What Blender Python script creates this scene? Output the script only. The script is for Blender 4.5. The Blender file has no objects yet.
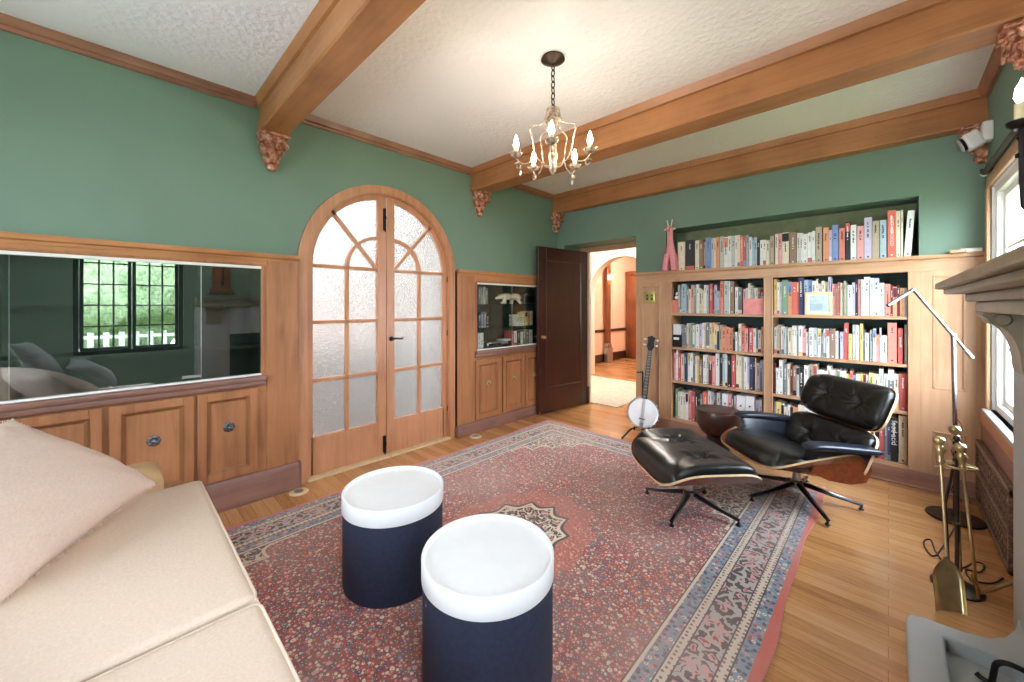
import bpy, bmesh, math, random
from mathutils import Vector, Matrix, noise as mnoise

C = bpy.context.scene.collection
rnd = random.Random(7)
PI = math.pi
SKY, EXPO, SUNROOM = 20.0, 0.52, 60.0

# ------------------------------------------------------------------ camera model (1024 x 682)
F, YAW, V0, EYE = 387.0, math.radians(44.2), 304.8, 1.33
def ray(u, v):
    xc, up = (u - 512) / F, (V0 - v) / F
    return (xc * math.cos(YAW) - math.sin(YAW), math.cos(YAW) + xc * math.sin(YAW), up)
def on_y(u, v, Y):
    r = ray(u, v); t = Y / r[1]
    return (r[0] * t, Y, EYE + r[2] * t)
def on_z(u, v, Z):
    r = ray(u, v); t = (Z - EYE) / r[2]
    return (r[0] * t, r[1] * t, Z)

# ------------------------------------------------------------------ materials
def s2l(c):
    c = c / 255.0
    return c / 12.92 if c <= 0.04045 else ((c + 0.055) / 1.055) ** 2.4
def col(r, g, b):
    return (s2l(r), s2l(g), s2l(b), 1.0)

class NT:
    """small node-tree helper"""
    def __init__(s, name):
        s.m = bpy.data.materials.new(name); s.m.use_nodes = True
        s.t = s.m.node_tree; s.t.nodes.clear()
        s.out = s.t.nodes.new('ShaderNodeOutputMaterial')
    def n(s, typ, **kw):
        nd = s.t.nodes.new(typ)
        for k, v in kw.items(): setattr(nd, k, v)
        return nd
    def put(s, sock, v):
        if isinstance(v, bpy.types.NodeSocket): s.t.links.new(v, sock)
        else: sock.default_value = v
    def math(s, op, a, b=None, c=None, clamp=False):
        nd = s.n('ShaderNodeMath', operation=op, use_clamp=clamp)
        s.put(nd.inputs[0], a)
        if b is not None: s.put(nd.inputs[1], b)
        if c is not None: s.put(nd.inputs[2], c)
        return nd.outputs[0]
    def mix(s, f, a, b, mode='MIX'):
        nd = s.n('ShaderNodeMix', data_type='RGBA', blend_type=mode)
        s.put(nd.inputs[0], f); s.put(nd.inputs[6], a); s.put(nd.inputs[7], b)
        return nd.outputs[2]
    def ramp(s, f, stops, interp='LINEAR'):
        nd = s.n('ShaderNodeValToRGB'); cr = nd.color_ramp; cr.interpolation = interp
        while len(cr.elements) < len(stops): cr.elements.new(0.5)
        for e, (p, c) in zip(cr.elements, stops):
            e.position = p; e.color = c
        s.put(nd.inputs[0], f)
        return nd.outputs[0]
    def coord(s, scale=(1, 1, 1), rot=(0, 0, 0), loc=(0, 0, 0), kind='Object'):
        tc = s.n('ShaderNodeTexCoord'); mp = s.n('ShaderNodeMapping')
        mp.inputs['Scale'].default_value = scale; mp.inputs['Rotation'].default_value = rot
        mp.inputs['Location'].default_value = loc
        s.t.links.new(tc.outputs[kind], mp.inputs[0])
        return mp.outputs[0]
    def noise(s, vec, scale=5, detail=3, rough=0.5, dist=0.0, out=0):
        nd = s.n('ShaderNodeTexNoise')
        s.put(nd.inputs['Vector'], vec); nd.inputs['Scale'].default_value = scale
        nd.inputs['Detail'].default_value = detail; nd.inputs['Roughness'].default_value = rough
        nd.inputs['Distortion'].default_value = dist
        return nd.outputs[out]
    def voronoi(s, vec, scale=5, feature='F1', out='Distance', rand=1.0):
        nd = s.n('ShaderNodeTexVoronoi', feature=feature); nd.voronoi_dimensions = getattr(s, 'dim', '3D')
        s.put(nd.inputs['Vector'], vec); nd.inputs['Scale'].default_value = scale
        nd.inputs['Randomness'].default_value = rand
        return nd.outputs[out]
    def bump(s, h, strength=0.3, dist=0.01):
        nd = s.n('ShaderNodeBump'); s.put(nd.inputs['Height'], h)
        nd.inputs['Strength'].default_value = strength; nd.inputs['Distance'].default_value = dist
        return nd.outputs[0]
    def bsdf(s, color, rough=0.5, metal=0.0, normal=None, **kw):
        nd = s.n('ShaderNodeBsdfPrincipled')
        s.put(nd.inputs['Base Color'], color); s.put(nd.inputs['Roughness'], rough)
        nd.inputs['Metallic'].default_value = metal
        if normal is not None: s.t.links.new(normal, nd.inputs['Normal'])
        for k, v in kw.items(): s.put(nd.inputs[k.replace('_', ' ')], v)
        return nd.outputs[0]
    def done(s, shader):
        s.t.links.new(shader, s.out.inputs[0]); return s.m

def plain(name, c, rough=0.5, metal=0.0, var=0.06, scale=18, bump=0.0, **kw):
    t = NT(name)
    n = t.noise(t.coord(), scale, 3)
    dark = tuple(x * (1 - var * 2) for x in c[:3]) + (1,)
    lite = tuple(min(1, x * (1 + var * 2)) for x in c[:3]) + (1,)
    cc = t.ramp(n, [(0.3, dark), (0.7, lite)])
    nor = t.bump(t.noise(t.coord(), scale * 6, 4), bump, 0.004) if bump else None
    return t.done(t.bsdf(cc, rough, metal, nor, **kw))

def wood(name, base, dark, axis=2, rough=0.4, grain=22.0, blotch=0.5, coat=0.0):
    """grain runs along the object axis given"""
    t = NT(name)
    sc = [1.0, 1.0, 1.0]; sc[axis] = 0.07
    v = t.coord(tuple(sc))
    g1 = t.noise(v, grain, 5, 0.6, 0.6)
    g2 = t.noise(t.coord((1, 1, 0.6)), 3.2, 3, 0.55)
    f = t.math('ADD', t.math('MULTIPLY', g1, 1 - blotch), t.math('MULTIPLY', g2, blotch))
    mid = tuple((a * 0.6 + b * 0.4) for a, b in zip(base, dark))
    c = t.ramp(f, [(0.34, dark), (0.5, mid), (0.66, base)])
    nor = t.bump(g1, 0.06, 0.003)
    return t.done(t.bsdf(c, rough, 0, nor, Coat_Weight=coat, Coat_Roughness=0.15))

M = {}
M['wood'] = wood('honey_oak', col(180, 122, 80), col(134, 84, 54), 2, 0.42)
M['mould'] = wood('panel_moulding_wood', col(160, 106, 68), col(116, 72, 46), 2, 0.36)
M['wood_y'] = wood('honey_oak_along', col(196, 138, 90), col(156, 100, 60), 1, 0.42)
M['wood_dark'] = wood('brown_base_wood', col(146, 104, 90), col(108, 72, 60), 1, 0.42)
M['case'] = wood('lit_case_wood', col(204, 162, 126), col(172, 128, 94), 2, 0.42)  # lighter copy of the cabinet oak, its bright light put into the colour
M['case_x'] = wood('lit_case_wood_along', col(204, 162, 126), col(172, 128, 94), 0, 0.42)
M['base_x'] = wood('brown_skirting_wood', col(160, 116, 96), col(120, 82, 66), 0, 0.42)
M['beam'] = wood('beam_wood', col(178, 122, 74), col(140, 90, 50), 0, 0.45)
M['crown'] = wood('crown_wood', col(170, 118, 92), col(120, 76, 58), 1, 0.4)
M['door_wood'] = wood('french_door_wood', col(202, 146, 108), col(168, 112, 76), 2, 0.4)
M['mahogany'] = wood('mahogany_door', col(66, 30, 26), col(38, 16, 15), 2, 0.28, coat=0.3)
M['hall_wood'] = wood('hall_wood', col(150, 88, 52), col(100, 54, 32), 2, 0.35)
M['rosewood'] = wood('rosewood_shell', col(136, 68, 38), col(72, 32, 18), 0, 0.3, 26, 0.35, coat=0.4)
M['ply'] = plain('ply_edge', col(216, 186, 144), 0.45)
M['darkbowl'] = wood('dark_turned_wood', col(78, 46, 36), col(48, 26, 22), 0, 0.32, 14, 0.5, coat=0.2)

def plaster(name, c, c2, bump, scale):
    t = NT(name)
    f = t.noise(t.coord(), 1.2, 4)
    cc = t.ramp(f, [(0.35, c), (0.65, c2)])
    h = t.math('ADD', t.noise(t.coord(), scale, 6, 0.65, 0.4), t.math('MULTIPLY', t.voronoi(t.coord(), scale * 0.8), 0.5))
    return t.done(t.bsdf(cc, 0.75, 0, t.bump(h, bump, 0.012)))
M['green'] = plaster('green_wall_paint', col(112, 137, 120), col(119, 144, 127), 0.05, 30)
M['ceiling'] = plaster('textured_ceiling', col(243, 242, 242), col(249, 248, 248), 0.55, 34)
M['olive'] = plain('niche_paint', col(122, 130, 94), 0.7)
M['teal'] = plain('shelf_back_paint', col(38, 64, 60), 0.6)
M['cabgreen'] = plain('cabinet_lining_paint', col(46, 60, 52), 0.6)
M['cream_wall'] = plain('cream_wall_paint', col(244, 228, 208), 0.8, var=0.02)
M['pink_wall'] = plain('peach_wall_paint', col(240, 196, 164), 0.8, var=0.02)
M['white'] = plain('white_paint', col(240, 240, 238), 0.4, var=0.01)
M['lid'] = plain('white_lacquer', col(242, 242, 243), 0.35, var=0.008)
M['navy'] = plain('navy_fabric', col(32, 38, 60), 0.75, var=0.12, scale=60, bump=0.25)
M['leather'] = plain('black_leather', col(26, 27, 27), 0.33, var=0.15, scale=30, bump=0.12)
M['leather_sheen'] = plain('armrest_leather_sheen', col(30, 36, 48), 0.3, var=0.15, scale=30, bump=0.1)  # arm leather with its bluish sheen put into the base colour
M['black'] = plain('black_metal', col(24, 24, 26), 0.35, 0.4)
M['iron'] = plain('wrought_iron', col(34, 30, 30), 0.45, 0.6, bump=0.1)
M['chrome'] = plain('polished_chrome', col(182, 180, 190), 0.14, 1.0, var=0.01)
M['steel'] = plain('satin_steel', col(188, 190, 194), 0.3, 1.0, var=0.03)
M['brass'] = plain('old_brass', col(198, 176, 134), 0.28, 1.0, var=0.1)
M['bronze'] = plain('dark_bronze', col(72, 62, 52), 0.38, 0.85, var=0.15)
M['pewter'] = plain('pewter_knob', col(120, 124, 132), 0.3, 0.9, var=0.2, scale=80)
M['sofa'] = plain('cream_linen', col(218, 196, 176), 0.85, var=0.03, scale=140, bump=0.2)
M['tan'] = plain('tan_linen', col(186, 150, 110), 0.85, var=0.03, scale=140, bump=0.2)
M['pillow'] = plain('blush_linen', col(224, 202, 188), 0.9, var=0.03, scale=120, bump=0.25)
M['greypillow'] = plain('grey_linen', col(140, 140, 142), 0.9, var=0.04, scale=120, bump=0.25)
M['stone'] = plaster('grey_hearth_stone', col(172, 174, 174), col(190, 192, 192), 0.08, 14)
M['putty'] = wood('putty_painted_wood', col(150, 140, 116), col(128, 118, 96), 1, 0.45, 20, 0.7)
M['mantel'] = wood('weathered_mantel_wood', col(158, 138, 108), col(112, 96, 72), 1, 0.45, 24, 0.5)
M['page'] = plain('paper_edge', col(232, 224, 206), 0.8, var=0.03, scale=90)
M['ink'] = plain('spine_ink', col(44, 40, 44), 0.6)
M['inkw'] = plain('spine_white_ink', col(238, 234, 226), 0.6)
M['giraffe'] = plain('pink_felt', col(232, 150, 160), 0.9, var=0.08, scale=90, bump=0.2)
M['horn'] = plain('cream_felt', col(240, 226, 204), 0.9)
M['gold'] = plain('pale_gold_frame', col(236, 220, 176), 0.4, 0.1)
M['vellum'] = plain('banjo_skin', col(242, 240, 240), 0.5, var=0.02)
M['plate'] = plain('brass_switch_plate', col(196, 186, 112), 0.35, 0.6)
M['vent'] = plain('ivory_floor_plate', col(226, 206, 168), 0.4)
M['radiator'] = plain('bronze_grille', col(126, 102, 88), 0.4, 0.5, var=0.3, scale=60)
M['ceramic'] = plain('ivory_ceramic', col(240, 230, 208), 0.3, var=0.03)
M['candle'] = plain('cream_candle_sleeve', col(244, 232, 190), 0.5)
M['hallrug'] = plain('pale_hall_rug', col(216, 208, 192), 0.95, var=0.1, scale=26, bump=0.2)
M['photo'] = plain('small_seascape_print', col(196, 216, 236), 0.4, var=0.12, scale=24)
M['card'] = plain('white_card', col(240, 240, 244), 0.6, var=0.01)
M['cord'] = plain('dark_flex', col(48, 36, 30), 0.5)

def antique():
    t = NT('antique_fixture')
    c = t.ramp(t.noise(t.coord(), 60, 4), [(0.35, col(128, 104, 84)), (0.65, col(206, 190, 170))])
    return t.done(t.bsdf(c, 0.4, 0.5))
M['antique'] = antique()
def carved():
    t = NT('carved_copper_wood')
    v = t.coord()
    n = t.math('ADD', t.noise(v, 26, 4, 0.6), t.math('MULTIPLY', t.voronoi(v, 30), 0.3))
    c = t.ramp(n, [(0.4, col(84, 44, 28)), (0.62, col(168, 104, 76)), (0.85, col(226, 178, 150))])
    return t.done(t.bsdf(c, 0.3, 0.35, t.bump(n, 0.6, 0.02)))
M['carved'] = carved()

def glow(name, c, strength):
    t = NT(name)
    e = t.n('ShaderNodeEmission'); e.inputs[0].default_value = c; e.inputs[1].default_value = strength
    return t.done(e.outputs[0])
M['bulb'] = glow('lit_bulb', (1.0, 0.86, 0.70, 1), 170)

def thin_glass(name, refl, tint=(1, 1, 1, 1), rough=0.0):
    t = NT(name)
    tr = t.n('ShaderNodeBsdfTransparent'); tr.inputs[0].default_value = tint
    gl = t.n('ShaderNodeBsdfGlossy'); gl.inputs['Roughness'].default_value = rough
    gl.inputs[0].default_value = (1, 1, 1, 1)
    mx = t.n('ShaderNodeMixShader'); mx.inputs[0].default_value = refl
    t.t.links.new(tr.outputs[0], mx.inputs[1]); t.t.links.new(gl.outputs[0], mx.inputs[2])
    return t.done(mx.outputs[0])
M['cabglass'] = thin_glass('cabinet_glass', 0.15, (0.86, 0.9, 0.88, 1))
M['cabglass2'] = thin_glass('clear_cabinet_glass', 0.05, (0.92, 0.95, 0.93, 1))
M['glass'] = thin_glass('window_glass', 0.05)

def frosted():
    t = NT('gluechip_glass')
    v = t.coord()
    h = t.math('ADD', t.voronoi(t.coord((1, 1, 0.7)), 34, 'DISTANCE_TO_EDGE'), t.noise(v, 42, 4, 0.6, 1.5))
    nor = t.bump(h, 0.9, 0.02)
    tl = t.n('ShaderNodeBsdfTranslucent'); tl.inputs[0].default_value = (0.82, 0.82, 0.81, 1)
    t.t.links.new(nor, tl.inputs['Normal'])
    rf = t.n('ShaderNodeBsdfRefraction'); rf.inputs['IOR'].default_value = 1.3; rf.inputs['Roughness'].default_value = 0.06
    t.t.links.new(nor, rf.inputs['Normal'])
    gl = t.n('ShaderNodeBsdfGlossy'); gl.inputs['Roughness'].default_value = 0.15
    t.t.links.new(nor, gl.inputs['Normal'])
    a = t.n('ShaderNodeMixShader'); a.inputs[0].default_value = 0.72
    t.t.links.new(tl.outputs[0], a.inputs[1]); t.t.links.new(rf.outputs[0], a.inputs[2])
    b = t.n('ShaderNodeMixShader'); b.inputs[0].default_value = 0.06
    t.t.links.new(a.outputs[0], b.inputs[1]); t.t.links.new(gl.outputs[0], b.inputs[2])
    return t.done(b.outputs[0])
M['frosted'] = frosted()

def floor_mat():
    t = NT('oak_plank_floor')
    br = t.n('ShaderNodeTexBrick')
    t.put(br.inputs['Vector'], t.coord())
    br.inputs['Color1'].default_value = (0.25, 0.25, 0.25, 1); br.inputs['Color2'].default_value = (0.8, 0.8, 0.8, 1)
    br.inputs['Mortar'].default_value = (0, 0, 0, 1)
    br.inputs['Scale'].default_value = 1.0; br.inputs['Mortar Size'].default_value = 0.0012
    br.inputs['Brick Width'].default_value = 1.15; br.inputs['Row Height'].default_value = 0.07
    br.offset = 0.37
    g = t.noise(t.coord((0.09, 1, 1)), 36, 6, 0.68, 1.6)
    f = t.math('ADD', t.math('MULTIPLY', br.outputs[0], 0.45), t.math('MULTIPLY', g, 0.6))
    c = t.ramp(f, [(0.0, col(84, 50, 28)), (0.3, col(150, 98, 58)), (0.55, col(194, 140, 88)), (0.85, col(216, 168, 116))])
    return t.done(t.bsdf(c, 0.24, 0, t.bump(g, 0.04, 0.002), Coat_Weight=0.25, Coat_Roughness=0.12))
M['floor'] = floor_mat()

RHX, RHY = 1.235, 1.86
def rug_mat():
    t = NT('persian_rug_pattern'); t.dim = '2D'
    tc = t.n('ShaderNodeTexCoord'); sx = t.n('ShaderNodeSeparateXYZ')
    t.t.links.new(tc.outputs['Object'], sx.inputs[0])
    X, Y = sx.outputs[0], sx.outputs[1]
    ax, ay = t.math('ABSOLUTE', X), t.math('ABSOLUTE', Y)
    ex, ey = t.math('SUBTRACT', RHX, ax), t.math('SUBTRACT', RHY, ay)
    d = t.math('MINIMUM', ex, ey)
    v = t.coord()
    wob = t.noise(v, 14, 2)
    # palette of little flowers
    def flowers(scale, ground, pal, thr, seedloc):
        vv = t.coord(loc=seedloc)
        dist = t.voronoi(vv, scale, 'F1', 'Distance'); cel = t.voronoi(vv, scale, 'F1', 'Color')
        sp = t.n('ShaderNodeSeparateColor'); t.t.links.new(cel, sp.inputs[0])
        pc = t.ramp(sp.outputs[0], [(i / len(pal), p) for i, p in enumerate(pal)], 'CONSTANT')
        m = t.math('LESS_THAN', dist, thr)
        core = t.math('LESS_THAN', dist, thr * 0.35)
        c = t.mix(m, ground, pc)
        return t.mix(core, c, pal[-1])
    red, red2 = col(182, 72, 58), col(150, 58, 58)
    navy, teal, cream = col(56, 62, 96), col(84, 116, 124), col(222, 204, 178)
    rust, pink, ink = col(190, 96, 72), col(204, 150, 142), col(42, 34, 40)
    grey = col(176, 164, 156)
    ground = t.mix(t.ramp(t.noise(v, 3.0, 3), [(0.4, (0, 0, 0, 1)), (0.6, (1, 1, 1, 1))]), red, red2)
    dark = t.math('GREATER_THAN', t.noise(t.coord((1, 1, 1)), 60, 3, 0.6), 0.54)
    ground = t.mix(t.math('MULTIPLY', dark, 0.75), ground, col(104, 56, 66))
    field = flowers(62, ground, [navy, teal, rust, pink, col(92, 84, 70), red, cream], 0.40, (0, 0, 0))
    field = t.mix(t.math('MULTIPLY', t.math('GREATER_THAN', t.noise(t.coord((1, 1, 1)), 95, 2, 0.6), 0.57), 0.7), field, col(70, 58, 60))
    field = flowers(21, field, [rust, navy, teal, rust, cream, pink], 0.19, (3.1, 1.7, 0))
    # arabesque on dark ground
    nw = t.n('ShaderNodeVectorMath', operation='SCALE'); t.t.links.new(t.noise(v, 22, 2, out=1), nw.inputs[0]); nw.inputs['Scale'].default_value = 0.09
    aw = t.n('ShaderNodeVectorMath', operation='ADD'); t.t.links.new(t.coord(loc=(0.3, 0.9, 0)), aw.inputs[0]); t.t.links.new(nw.outputs[0], aw.inputs[1])
    wv = aw.outputs[0]
    def vines(scale, a, b, edge, fl=0.24):
        e = t.voronoi(wv, scale, 'DISTANCE_TO_EDGE')
        f1 = t.voronoi(wv, scale, 'F1')
        c = t.mix(t.math('LESS_THAN', e, edge), ink, a)
        c = t.mix(t.math('LESS_THAN', f1, fl), c, b)
        return t.mix(t.math('LESS_THAN', f1, fl * 0.45), c, col(130, 54, 62))
    # medallion
    mx_, my_ = t.math('DIVIDE', X, 0.30), t.math('DIVIDE', Y, 0.40)
    r = t.math('SQRT', t.math('ADD', t.math('MULTIPLY', mx_, mx_), t.math('MULTIPLY', my_, my_)))
    ang = t.math('ARCTAN2', mx_, my_)
    r = t.math('ADD', r, t.math('MULTIPLY', t.math('ABSOLUTE', t.math('SINE', t.math('MULTIPLY', ang, 6.0))), 0.14))
    vin = vines(17, cream, pink, 0.09)
    med = t.mix(t.math('LESS_THAN', r, 1.0), field, ink)
    med = t.mix(t.math('LESS_THAN', r, 0.94), med, cream)
    med = t.mix(t.math('LESS_THAN', r, 0.88), med, vin)
    med = t.mix(t.math('LESS_THAN', r, 0.55), med, ink)
    med = t.mix(t.math('LESS_THAN', r, 0.5), med, field)
    glowr = t.mix(t.math('MULTIPLY', t.math('LESS_THAN', r, 1.45), t.math('GREATER_THAN', r, 1.0)), med, t.mix(0.55, field, rust))
    # spandrels in the corners of the field
    sxx = t.math('DIVIDE', t.math('SUBTRACT', ex, 0.36), 0.46)
    syy = t.math('DIVIDE', t.math('SUBTRACT', ey, 0.36), 0.62)
    se = t.math('ADD', t.math('ADD', sxx, syy), t.math('MULTIPLY', t.math('ABSOLUTE', t.math('SINE', t.math('MULTIPLY', t.math('SUBTRACT', sxx, syy), 6.5))), 0.2))
    body = t.mix(t.math('LESS_THAN', se, 1.0), glowr, cream)
    body = t.mix(t.math('LESS_THAN', se, 0.95), body, vines(18, cream, grey, 0.10))
    # borders
    blue_b = flowers(46, col(118, 136, 150), [navy, pink, cream, teal, red, navy], 0.38, (1, 5, 0))
    guard = t.mix(t.math('LESS_THAN', t.voronoi(v, 42, 'F1', 'Distance', 0.3), 0.26), col(208, 194, 172), col(132, 88, 84))
    main = vines(15, grey, pink, 0.13, 0.27)
    c = body
    for lim, cc in ((0.345, cream), (0.33, blue_b), (0.27, guard), (0.232, main), (0.118, guard), (0.082, blue_b), (0.03, col(196, 86, 70))):
        c = t.mix(t.math('LESS_THAN', d, lim), c, cc)
    # thin dark outlines between the bands
    for lim in (0.345, 0.27, 0.232, 0.118, 0.082):
        band = t.math('LESS_THAN', t.math('ABSOLUTE', t.math('SUBTRACT', d, lim)), 0.0028)
        c = t.mix(band, c, ink)
    # wear: pale tint in patches, worn pile with its grazing sheen painted in
    wear_sheen = t.ramp(t.noise(v, 1.6, 3), [(0.40, (0.04, 0.04, 0.04, 1)), (0.72, (0.46, 0.46, 0.46, 1))])
    c = t.mix(wear_sheen, c, col(188, 156, 144))
    nor = t.bump(t.noise(v, 260, 2), 0.35, 0.004)
    return t.done(t.bsdf(c, 0.95, 0, nor, Sheen_Weight=0.4, Sheen_Roughness=0.5, Sheen_Tint=(0.9, 0.86, 0.84, 1)))
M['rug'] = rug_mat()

# ------------------------------------------------------------------ mesh builder
class MB:
    def __init__(s, mp=None):
        s.bm = bmesh.new(); s.mats = []; s.mp = mp
    def mi(s, m):
        m = M[m] if isinstance(m, str) else m
        if m not in s.mats: s.mats.append(m)
        return s.mats.index(m)
    def face(s, vs, m):
        try: f = s.bm.faces.new(vs)
        except ValueError: return None
        f.material_index = s.mi(m); return f
    def box(s, x0, x1, y0, y1, z0, z1, m, bev=0.0, seg=2, mat=None):
        x0, x1 = min(x0, x1), max(x0, x1); y0, y1 = min(y0, y1), max(y0, y1); z0, z1 = min(z0, z1), max(z0, z1)
        ps = [(x, y, z) for z in (z0, z1) for y in (y0, y1) for x in (x0, x1)]
        if mat is not None: ps = [mat @ Vector(p) for p in ps]
        v = [s.bm.verts.new(p) for p in ps]
        fs = [s.face([v[i] for i in q], m) for q in ((0, 2, 3, 1), (4, 5, 7, 6), (0, 1, 5, 4), (2, 6, 7, 3), (0, 4, 6, 2), (1, 3, 7, 5))]
        if bev > 0:
            es = list({e for f in fs for e in f.edges})
            bmesh.ops.bevel(s.bm, geom=v + es, offset=bev, segments=seg, affect='EDGES', profile=0.5, clamp_overlap=True)
        return s
    def prism(s, pts, axis, a0, a1, m):
        """polygon of 2D points extruded along the axis; the 2D axes are the other two in x,y,z order"""
        def p3(p, a):
            return (a, p[0], p[1]) if axis == 0 else (p[0], a, p[1]) if axis == 1 else (p[0], p[1], a)
        A = [s.bm.verts.new(p3(p, a0)) for p in pts]; B = [s.bm.verts.new(p3(p, a1)) for p in pts]
        n = len(pts)
        fa = s.face(A, m); fb = s.face(list(reversed(B)), m)
        for i in range(n): s.face([A[i], B[i], B[(i + 1) % n], A[(i + 1) % n]], m)
        if n > 4:
            for f in (fa, fb): f.normal_update()
            bmesh.ops.triangulate(s.bm, faces=[fa, fb], ngon_method='BEAUTY')
        return s
    def lathe(s, prof, m, n=28, c=(0, 0, 0), mat=None):
        rings = []
        for r, z in prof:
            if r < 1e-6:
                p = Vector((c[0], c[1], c[2] + z)); rings.append([s.bm.verts.new(mat @ p if mat is not None else p)])
            else:
                ring = []
                for i in range(n):
                    a = 2 * PI * i / n
                    p = Vector((c[0] + r * math.cos(a), c[1] + r * math.sin(a), c[2] + z))
                    ring.append(s.bm.verts.new(mat @ p if mat is not None else p))
                rings.append(ring)
        for a, b in zip(rings, rings[1:]):
            for i in range(n):
                j = (i + 1) % n
                if len(a) == 1 and len(b) == 1: continue
                if len(a) == 1: s.face([a[0], b[i], b[j]], m)
                elif len(b) == 1: s.face([a[i], b[0], a[j]], m)
                else: s.face([a[i], b[i], b[j], a[j]], m)
        for k in (0, -1):
            if len(rings[k]) > 1: s.face(rings[k] if k else list(reversed(rings[k])), m)
        return s
    def tube(s, pts, r, m, n=8, closed=False, flat=1.0):
        pts = [Vector(p) for p in pts]; k = len(pts)
        rs = r if isinstance(r, (list, tuple)) else [r] * k
        rings = []; up = None
        for i, p in enumerate(pts):
            if closed: t = pts[(i + 1) % k] - pts[i - 1]
            else: t = pts[min(i + 1, k - 1)] - pts[max(i - 1, 0)]
            t.normalize()
            if up is None:
                up = Vector((0, 0, 1)) if abs(t.z) < 0.9 else Vector((1, 0, 0))
            a = t.cross(up)
            if a.length < 1e-5: a = t.cross(Vector((0, 1, 0.3)))
            a.normalize(); b = a.cross(t).normalized(); up = b
            rings.append([s.bm.verts.new(p + rs[i] * (math.cos(2 * PI * j / n) * a + flat * math.sin(2 * PI * j / n) * b)) for j in range(n)])
        for i in range(k if closed else k - 1):
            A, B = rings[i], rings[(i + 1) % k]
            for j in range(n): s.face([A[j], A[(j + 1) % n], B[(j + 1) % n], B[j]], m)
        if not closed:
            s.face(list(reversed(rings[0])), m); s.face(rings[-1], m)
        return s
    def ball(s, c, r, m, n=14, k=8, mat=None):
        r = r if isinstance(r, (list, tuple)) else (r, r, r)
        rings = []
        for i in range(k + 1):
            th = PI * i / k
            if i in (0, k):
                p = Vector((c[0], c[1], c[2] + r[2] * math.cos(th))); rings.append([s.bm.verts.new(mat @ p if mat is not None else p)]); continue
            ring = []
            for j in range(n):
                a = 2 * PI * j / n
                p = Vector((c[0] + r[0] * math.sin(th) * math.cos(a), c[1] + r[1] * math.sin(th) * math.sin(a), c[2] + r[2] * math.cos(th)))
                ring.append(s.bm.verts.new(mat @ p if mat is not None else p))
            rings.append(ring)
        for A, B in zip(rings, rings[1:]):
            for j in range(n):
                q = (j + 1) % n
                if len(A) == 1: s.face([A[0], B[j], B[q]], m)
                elif len(B) == 1: s.face([A[j], B[0], A[q]], m)
                else: s.face([A[j], B[j], B[q], A[q]], m)
        return s
    def grid(s, fn, nu, nv, m, closed_u=False):
        """surface fn(u, v) on [0,1]^2"""
        V = [[s.bm.verts.new(fn(i / nu, j / nv)) for j in range(nv + 1)] for i in range(nu + (0 if closed_u else 1))]
        k = len(V)
        for i in range(k if closed_u else k - 1):
            for j in range(nv): s.face([V[i][j], V[(i + 1) % k][j], V[(i + 1) % k][j + 1], V[i][j + 1]], m)
        return V
    def build(s, name, parent=None, origin=None, ang=35, world=False, label=None, recalc=True):
        """world: vertices are in world space and are moved into the parent's space"""
        if s.mp:
            for v in s.bm.verts: v.co = Vector(s.mp(v.co))
        off = Vector((0, 0, 0))
        if origin is not None: off = Vector(origin)
        if world and parent is not None:
            p = parent
            while p is not None: off = off + Vector(p.location); p = p.parent
        if off.length > 0:
            for v in s.bm.verts: v.co -= off
        if recalc: bmesh.ops.recalc_face_normals(s.bm, faces=s.bm.faces[:])
        me = bpy.data.meshes.new(name); s.bm.to_mesh(me); s.bm.free()
        for m in s.mats: me.materials.append(m)
        if ang:
            me.polygons.foreach_set('use_smooth', [True] * len(me.polygons))
            me.set_sharp_from_angle(angle=math.radians(ang))
        o = bpy.data.objects.new(name, me); C.objects.link(o)
        if parent is not None: o.parent = parent
        if origin is not None: o.location = origin
        if label: o['label'] = label
        return o

def tag(o, label, cat, group=None, kind=None):
    o['label'] = label; o['category'] = cat
    if group: o['group'] = group
    if kind: o['kind'] = kind
    return o
def thing(name, label, cat, loc=(0, 0, 0), rotz=0.0, group=None, kind=None):
    o = bpy.data.objects.new(name, None); C.objects.link(o)
    o.empty_display_size = 0.1
    o.location = loc; o.rotation_euler = (0, 0, rotz)
    return tag(o, label, cat, group, kind)
def copy_tree(o, parent=None):
    c = o.copy(); C.objects.link(c)
    if parent is not None: c.parent = parent
    for ch in list(o.children): copy_tree(ch, c)
    return c

def smooth(pts, n=5):
    P = [Vector(p) for p in pts]; out = []
    for i in range(len(P) - 1):
        p0, p1, p2, p3 = P[max(i - 1, 0)], P[i], P[i + 1], P[min(i + 2, len(P) - 1)]
        for k in range(n):
            t_ = k / n
            out.append(0.5 * ((2 * p1) + (p2 - p0) * t_ + (2 * p0 - 5 * p1 + 4 * p2 - p3) * t_ ** 2 + (3 * p1 - p0 - 3 * p2 + p3) * t_ ** 3))
    return out + [P[-1]]
# ------------------------------------------------------------------ the room
XL, XR, YB, YN, ZC = -3.13, 0.467, 4.08, -1.55, 2.745

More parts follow.
